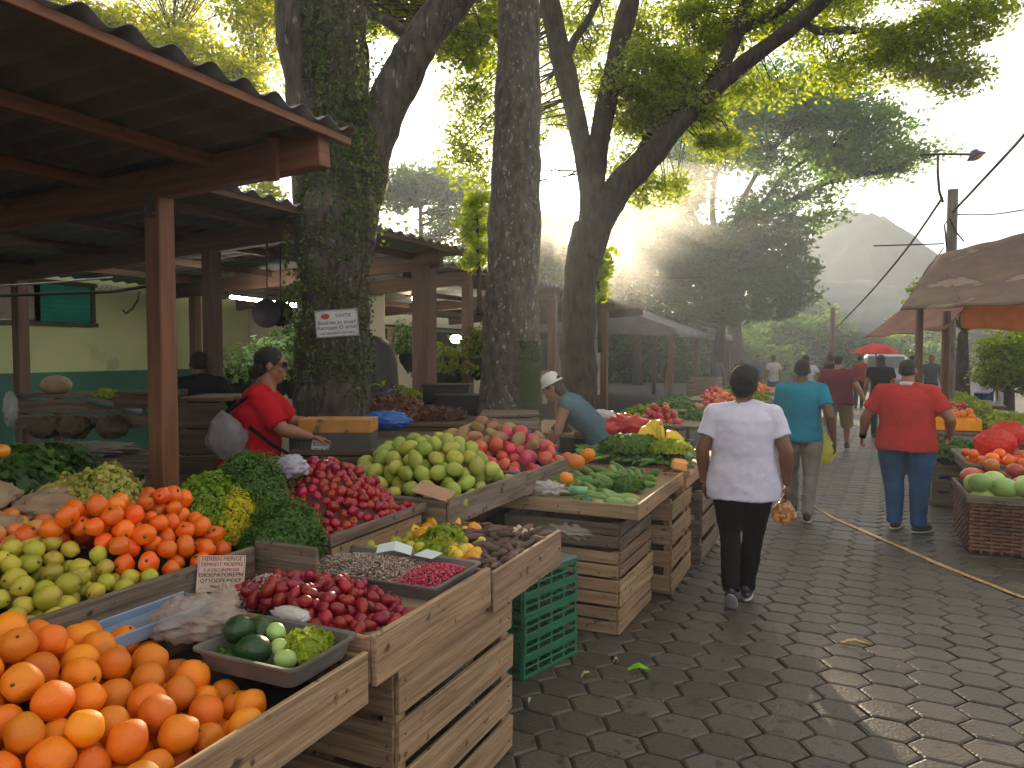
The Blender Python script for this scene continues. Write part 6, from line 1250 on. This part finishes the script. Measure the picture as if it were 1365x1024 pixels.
        for S in 'LR':
            sh, el = V['sh'+S], V['el'+S]; wr = V['wr'+S]; b.ell(sh, .068*ka, seg=14, rings=10)
            if sleeve <= 1: b.tube([sh, sh.lerp(el, sleeve*.5), sh.lerp(el, sleeve)], [.068*ka, .067*ka, .066*ka], 14)
            else: b.tube([sh, sh.lerp(el, .5), el, el.lerp(wr, .5), el.lerp(wr, sleeve-1)], [.068*ka, .06*ka, .054*ka, .048*ka, .040*ka], 14)
        o = b.build('shirt', shirt, t); remesh(o, max(vox, .009)*1.1, 2, .010, .036)
    if collar: b = MB(); b.tube([V['nck']+Vector((0, -.008, -.018)), V['nck']+Vector((0, .0, .018))], [(.076, .076), (.068, .07)], 20, False); q = b.build('collar', collar, t); m_ = q.modifiers.new('s', 'SOLIDIFY'); m_.thickness = .006
    if pants:
        b = MB(); b.tube([V['wst'].lerp(V['pel'], .55), V['pel'], V['hpL'].lerp(V['hpR'], .5)-Vector((0, 0, .06))], [(.150*k*hip, .118*k), (.168*k*hip, .130*k), (.125*k*hip, .11*k)], 22)
        for S in 'LR':
            hp, kn, an = V['hp'+S], V['kn'+S], V['an'+S]
            if short: b.tube([hp, hp.lerp(kn, .5), kn.lerp(an, .12)], [.090*k**.7, .092*k**.6, .088*k**.5], 16)
            else: b.tube([hp, hp.lerp(kn, .4), kn, kn.lerp(an, .4), an.lerp(kn, .02)+Vector((0, 0, -.02))], [.098*k**.75, .092*k**.65*leg_w, .072*k**.4*leg_w, .064*k**.4*leg_w, .056*k**.3*leg_w], 16)
        o = b.build('shorts' if short else 'trousers', pants, t); remesh(o, max(vox, .009)*1.15, 3, .016, .018)
    for S in 'LR':
        an = V['an'+S]; rot = (V['pitch'+S], 0, V['t'+S]); b = MB()
        b.ell((0, .055, .0), (.045, .135, .042), fn=lambda q: 1-.12*(q.y > .3)*q.y); b.ell((0, -.01, .035), (.042, .058, .055)); b.v = [(x, y, max(z, -.034)) for x, y, z in b.v]
        o = b.build('shoe', shoe, t, 0, an+Vector((0, 0, -.038)), rot); b = MB(); b.ell((0, .055, -.036), (.048, .14, .014)); so_ = b.build('sole', SOLE, o)
    rng = np.random.default_rng(int(abs(loc[1])*100))
    if hair:
        b = MB(); fz = 0; _e = b.ell; b.ell = lambda c, r, *a, **k_: _e(c, tuple(q*hs for q in r), *a, **k_)
        if hair == 'afro': b.ell(hp_(0, -.022, .045), (.092, .100, .100), he, 24, 16, .08); b.ell(hp_(0, -.045, -.005), (.080, .070, .075), he, 20, 12, .08); fz = .012
        elif hair == 'short': b.ell(hp_(0, -.016, .040), (.078, .094, .083), he, 24, 16, .04); b.ell(hp_(0, -.040, .0), (.072, .064, .062), he, 18, 10); fz = .005
        elif hair == 'crop': b.ell(hp_(0, -.014, .036), (.0745, .0915, .082), he, 24, 16, .02); b.ell(hp_(0, -.036, .006), (.0700, .066, .058), he, 18, 10)
        elif hair == 'bun': b.ell(hp_(0, -.018, .036), (.080, .094, .088), he, 24, 16, .03); b.ell(hp_(0, -.055, -.02), (.070, .055, .065), he, 18, 10); b.ell(hp_(0, -.09, -.05), (.045, .05, .045), he, 14, 10, .1)
        elif hair == 'long': b.ell(hp_(0, -.018, .036), (.082, .096, .088), he, 24, 16, .03); b.tube([hp_(0, -.03, 0), hp_(0, -.055, -.08), hp_(0, -.06, -.18)], [(.078, .06), (.075, .055), (.05, .035)], 14)
        o = b.build('hair', HAIR, t); remesh(o, vox, 1, .006)
        if fz:
            bb = np.array(b.v); C = bb[rng.integers(0, len(bb), 2600)] + rng.normal(size=(2600, 3))*.008; Vq, Q = leaf_quads(C, fz*1.6, rng, .15); arrays('hair_wisps', Vq, Q, HAIR, o)
    if hat:
        b = MB(); kind, hmt = hat
        b.lathe([(.0, .085), (.045, .08), (.078, .055), (.088, .0), (.090, -.012), (.082, -.012), (0, .07)], seg=24)
        if kind == 'cap':
            n0 = len(b.v); b.add([(x*.075, .07+y, -.008-.02*abs(x)) for y in (0, .045, .085) for x in (-1, -.5, 0, .5, 1)], [(i*5+j, i*5+j+1, i*5+j+6, i*5+j+5) for i in range(2) for j in range(4)], None, True)
        else: b.lathe([(.085, -.006), (.10, -.012), (.108, -.018), (.108, -.022), (.085, -.012)], seg=28)
        o = b.build('hat', hmt, t, 0, hp_(0, -.012, .055)); o.rotation_euler = he; m_ = o.modifiers.new('s', 'SOLIDIFY'); m_.thickness = .003
    return t, hp_, V
def held_bag(label, c, r, m, seed, rz=0):
    b = MB()
    def fn(q): return 1+.22*noise.noise(q*2.5+Vector((seed, 0, 0)))+.10*noise.noise(q*6+Vector((seed, 0, 0)))
    b.ell((0, 0, -r[2]), r, (0, 0, 0), 32, 22, 0, fn); b.v = [(x*(1-.55*max(0, (z+r[2])/r[2]))if z > -r[2] else x, y, z) for x, y, z in b.v]
    t = empty('carried_bag', c, rz, label, 'bag'); b.build('pouch', m, t)
    b = MB(); [b.tube([(sx*.03, 0, -r[2]*.35), (sx*.02, 0, -.02), (0, 0, .03)], .006, 6) for sx in (-1, 1)]; b.build('handle', m, t); return t
def people():
    gd = lambda px, py: P(px, py, 0)
    # woman in white T-shirt
    W = dict(hed=(0, .012, 1.57), anR=(.035, .03, .085), knR=(.075, .06, .48), anL=(-.065, -.26, .15), knL=(-.085, -.02, .48), pitchL=-.75, tR=-.05, hpL=(-.105, 0, .88), hpR=(.105, 0, .88), elL=(-.285, -.05, 1.10), wrL=(-.275, .02, .86), elR=(.29, -.05, 1.11), wrR=(.30, .01, .87), shL=(-.195, -.01, 1.36), shR=(.195, -.01, 1.36))
    c = gd(992, 800); t, hp_, V = person('heavyset woman in white T-shirt and black trousers walking away', (c.x-.02, c.y, 0), rad(6), .965, 1.44, W, 0, cloth('white', (.66, .63, .78), .88), cloth('black', (.009, .009, .011)), .62, .76, hair='afro', vox=.0075, leg_w=.95, hip=1.02, hs=1.1, belly=1.05)
    b = MB(); p = V['wrL']; b.tube([p+Vector((.027*math.cos(a), .027*math.sin(a), 0)) for a in [i*math.pi/8 for i in range(17)]], .004, 6); b.build('bracelet', mat('gold', (.6, .42, .2), rough=.3, metal=.9), t)
    hb = (Matrix.Translation(t.location) @ Matrix.Rotation(t.rotation_euler.z, 4, 'Z') @ Matrix.Scale(.985, 4)) @ (V['wrR']+Vector((-.02, .04, -.13)))
    pb = mat('bag_print', (.26, .17, .11), (.17, .08, .05), .35, 22, trans=.3, spot=(.40, .33, .24), spot_s=30, spot_t=.5)
    held_bag('brown and gold patterned bag in the right hand of the woman in white', hb, (.085, .05, .09), pb, 2, .2)
    # man in teal shirt
    c = gd(1066, 695); W = dict(anR=(.07, -.02, .085), knR=(.10, .04, .49), anL=(-.06, .30, .10), knL=(-.09, .22, .50), elR=(.27, -.14, 1.12), wrR=(.315, -.06, .87), elL=(-.25, .04, 1.12), wrL=(-.22, .16, .92))
    t, hp_, V = person('man in bright teal T-shirt and grey trousers carrying a yellow bag', (c.x, c.y, 0), rad(4), .985, 1.22, W, 2, cloth('teal', (.0, .22, .34)), cloth('grey', (.05, .05, .058)), .6, .86, hair='short', vox=.009, hip=.98)
    hb = (Matrix.Translation(t.location) @ Matrix.Rotation(t.rotation_euler.z, 4, 'Z')) @ (V['wrR']+Vector((-.06, .10, -.08)))
    held_bag('thin yellow green bag in the hand of the man in teal', Vector(hb)+Vector((-.02, .06, .10)), (.10, .05, .15), mat('bag_lime', (.40, .44, .16), (.32, .36, .12), .35, trans=.4), 4)
    # man in red shirt
    c = gd(1205, 710); W = dict(anR=(.115, .06, .085), knR=(.12, .05, .49), anL=(-.10, .12, .085), knL=(-.11, .10, .49), tR=-.7, tL=-.15, elL=(-.36, .0, 1.13), wrL=(-.41, .14, .92), elR=(.37, -.03, 1.14), wrR=(.36, .18, .96), shL=(-.205, -.01, 1.375), shR=(.205, -.01, 1.375), curlR=.6, curlL=.5)
    t, hp_, V = person('broad man in red T-shirt and blue jeans with wristband', (c.x, c.y, 0), rad(-10), .99, 1.54, W, 1, cloth('red', (.50, .035, .035)), cloth('denim', (.03, .11, .26), .6), .72, .82, hair='crop', vox=.0085, collar=mat('collar_white', (.6, .6, .6)), leg_w=1.12, belly=1.1, head=(0, 0, -.15))
    b = MB(); d_ = (V['wrL']-V['elL']).normalized(); b.tube([V['wrL']-d_*.045, V['wrL']+d_*.015], [.036, .034], 14); b.build('wristband', mat('cloth_black', (0, 0, 0)), t)
    # man in maroon
    c = gd(1132, 604); W = dict(anR=(.10, .28, .12), knR=(.11, .22, .50), anL=(-.10, -.10, .10), elR=(.33, -.06, 1.15), wrR=(.42, .04, .93), pitchL=-.3, shR=(.20, 0, 1.38), shL=(-.20, 0, 1.38))
    person('stout man in maroon polo shirt and khaki cargo shorts', (c.x-.2, c.y, 0), rad(-12), 1.0, 1.5, W, 3, cloth('maroon', (.17, .03, .055)), cloth('khaki', (.36, .27, .16)), .65, .84, True, 'crop', vox=.011, head=(0, 0, .1))
    c = gd(1172, 585); person('person in black T-shirt with long grey hair beyond the man in red', (c.x, c.y, 0), rad(5), 1.0, 1.15, {}, 1, cloth('black', (0, 0, 0)), cloth('navy', (.03, .04, .07)), .6, .86, hair='long', vox=.013)
    c = gd(1073, 570); person('shopper in pale grey shirt between teal and maroon shirts', (c.x, c.y, 0), rad(20), 1.0, 1.1, dict(elR=(.30, -.05, 1.2), wrR=(.40, .1, 1.22)), 0, cloth('pale', (.5, .5, .52)), cloth('grey', (0, 0, 0)), .6, .86, hair='short', vox=.013)
    c = gd(1105, 560); person('dark dressed shopper reaching sideways behind the maroon shirt', (c.x, c.y, 0), rad(60), 1.0, 1.0, dict(elR=(.33, .0, 1.25), wrR=(.52, .1, 1.30)), 2, cloth('black', (0, 0, 0)), cloth('navy', (0, 0, 0)), .6, .86, hair='short', vox=.014)
    c = gd(1310, 575); person('shopper in white shirt and light jeans under the awning', (c.x, c.y, 0), rad(-30), .98, 1.05, dict(anR=(.1, .1, .085), elL=(-.25, .1, 1.15), wrL=(-.15, .25, 1.05)), 0, cloth('white', (0, 0, 0)), cloth('denim', (0, 0, 0)), .6, .86, hair='short', vox=.013)
    c = gd(1336, 570); person('shopper in purple top beside the white shirted one', (c.x, c.y, 0), rad(40), .96, 1.05, {}, 0, cloth('purple', (.16, .04, .15)), cloth('pale', (0, 0, 0)), .6, .86, hair='bun', vox=.013)
    for j, (px, py, kk, col, rz, lb) in enumerate(((1030, 545, 1.0, (.45, .42, .4), 30, 'distant walker in beige top at the haze'), (1010, 540, 1.1, (.10, .10, .14), 200, 'distant figure in navy beside the farthest table'), (1215, 545, 1.0, (.4, .42, .5), -20, 'distant walker in pale blue near the van'), (1145, 545, 1.0, (.25, .05, .05), 10, 'distant walker in dark red near the umbrella'), (890, 548, 1.0, (.2, .05, .05), 90, 'vendor in dark red shirt under the tarpaulin roof'), (955, 542, 1.0, (.12, .14, .16), 150, 'vendor in grey under the tarpaulin roof end'), (1240, 550, 1.0, (.08, .08, .09), 170, 'distant figure in black coming down the path'))):
        c = gd(px, py); person(lb, (c.x, c.y, 0), rad(rz), .98, kk, dict(anR=(.09, .12, .085)), j % 3, cloth('far%d' % j, col), cloth(['navy', 'grey', 'black'][j % 3], (0, 0, 0)), .6, .86, hair='short', vox=.018, fingers=False)
    # woman in red, facing right, hands over the box
    base = D(336, 600, 4.75); hd = TH - rad(78)
    W = dict(pel=(0, -.02, .95), wst=(0, 0, 1.09), chs=(0, .04, 1.27), sho=(0, .07, 1.40), nck=(0, .09, 1.455), hed=(0, .125, 1.585), shL=(-.165, .07, 1.38), shR=(.165, .07, 1.38), elL=(-.21, .24, 1.20), wrL=(-.13, .44, 1.185), elR=(.20, .21, 1.19), wrR=(.16, .38, 1.14), curlL=.45, curlR=.7, pnL=(0, 0, -1), pnR=(0, 0, -1))
    t, hp_, V = person('woman in red top with grey shoulder bag reaching over the box', (base.x, base.y, .08), hd, 1.0, 1.22, W, 1, cloth('crimson', (.50, .008, .02)), cloth('black', (0, 0, 0)), .85, .62, hair='bun', vox=.0075, head=(rad(-6), 0, 0), belly=1.15)
    b = MB(); [b.ell(hp_(sx*.033, .096, .018), (.028, .008, .017), seg=14, rings=8) for sx in (-1, 1)]; [b.tube([hp_(sx*.055, .088, .022), hp_(sx*.076, .04, .020), hp_(sx*.078, -.005, .012)], .003, 6) for sx in (-1, 1)]; b.build('sunglasses', mat('glasses_black', (.01, .01, .01), rough=.1), t)
    b = MB(); b.tube([V['wrL']+(V['elL']-V['wrL'])*.10, V['wrL']+(V['elL']-V['wrL'])*.22], [.036, .038], 14); b.build('bracelet', mat('leather', (.10, .04, .02), rough=.5), t)
    M = t.matrix_basis; wp = lambda v: Matrix.Translation(t.location) @ Matrix.Rotation(hd, 4, 'Z') @ Vector(v)
    b = MB(); b.ell((0, 0, 0), (.07, .15, .15), (0, 0, 0), 36, 24, 0, lambda q: (1-.45*max(0, q.y)-.25*max(0, q.z)*abs(q.y)+.16*noise.noise(q*2)+.10*noise.noise(q*5))); s_ = empty('shoulder_bag', wp((.22, -.09, 1.17)), hd+.15, 'slouchy grey shoulder bag on the back of the woman in red', 'bag'); b.build('pouch', mat('bag_grey', (.20, .18, .18), (.14, .13, .13), .8, 6, bump=.2), s_, rot=(rad(18), 0, 0))
    b = MB(); b.tube([(.06, .10, .05), (.10, .22, -.05), (.07, .33, -.13), (.0, .36, -.18)], .012, 8); b.tube([(-.02, -.05, .12), (-.04, .08, .22), (-.06, .22, .26)], .012, 8); b.build('strap', mat('cloth_black', (0, 0, 0)), s_)
    # man in black behind the post
    base = D(266, 600, 6.9); W = dict(elL=(-.33, .10, 1.32), wrL=(-.44, .30, 1.36), elR=(.30, .02, 1.20), wrR=(.28, .22, 1.15), hed=(0, .05, 1.56), nck=(0, .02, 1.44))
    person('man in black long sleeved top bending behind the brown post', (base.x, base.y, .0), TH+rad(12), 1.05, 1.1, W, 2, cloth('blacktop', (.016, .018, .024)), cloth('grey', (0, 0, 0)), 1.85, .80, hair='crop', vox=.011)
    # vendor bending over the red fruit
    base = D(785, 600, 6.6); hd = TH + rad(82)
    W = dict(pel=(0, -.10, .90), wst=(0, -.05, 1.02), chs=(0, .09, 1.17), sho=(0, .20, 1.27), nck=(0, .25, 1.31), hed=(0, .33, 1.39), shL=(-.155, .20, 1.25), shR=(.155, .20, 1.25), elL=(-.20, .27, 1.00), wrL=(-.13, .40, .86), elR=(.19, .25, 1.0), wrR=(.12, .42, .88), hpL=(-.09, -.10, .88), hpR=(.09, -.10, .88), knL=(-.1, 0, .49), knR=(.1, -.04, .49), curlL=.5, curlR=.5)
    person('vendor with white cap and grey blue sleeveless top leaning over the red fruit', (base.x, base.y, .06), hd, .99, 1.0, W, 1, cloth('slate', (.09, .155, .20)), cloth('denim', (0, 0, 0)), .12, .70, hair='long', vox=.009, head=(rad(-28), 0, 0), hat=('brim', mat('hat_white', (.62, .60, .57), (.5, .48, .46), .8)))
people()
# ------------------------------------------------------------------ haze
def haze():
    me = MB(); me.box((0, 90, 11.6), (360, 250, 25.4))
    m = bpy.data.materials.new('haze'); m.use_nodes = True; t = m.node_tree; t.nodes.clear()
    o = N(t, 'ShaderNodeOutputMaterial'); v = N(t, 'ShaderNodeVolumePrincipled')
    v.inputs['Color'].default_value = (.80, .90, 1.0, 1); v.inputs['Density'].default_value = .0019; v.inputs['Anisotropy'].default_value = .52
    t.links.new(v.outputs[0], o.inputs['Volume']); tag(me.build('haze', m), kind='stuff')
haze()

def smoke():
    c = D(905, 395, 20); me = MB(); me.ell((0, 0, 0), (5.2, 5.5, 3.2), seg=32, rings=20, wob=.25)
    m = bpy.data.materials.new('smoke'); m.use_nodes = True; t = m.node_tree; t.nodes.clear()
    o = N(t, 'ShaderNodeOutputMaterial'); v = N(t, 'ShaderNodeVolumePrincipled'); v.inputs['Color'].default_value = (.96, .95, .93, 1); v.inputs['Density'].default_value = .017; v.inputs['Anisotropy'].default_value = .7
    t.links.new(v.outputs[0], o.inputs['Volume']); tag(me.build('smoke', m, None, 0, c), 'cooking smoke drifting over the tarpaulin shed', 'smoke', None, 'stuff')
smoke()
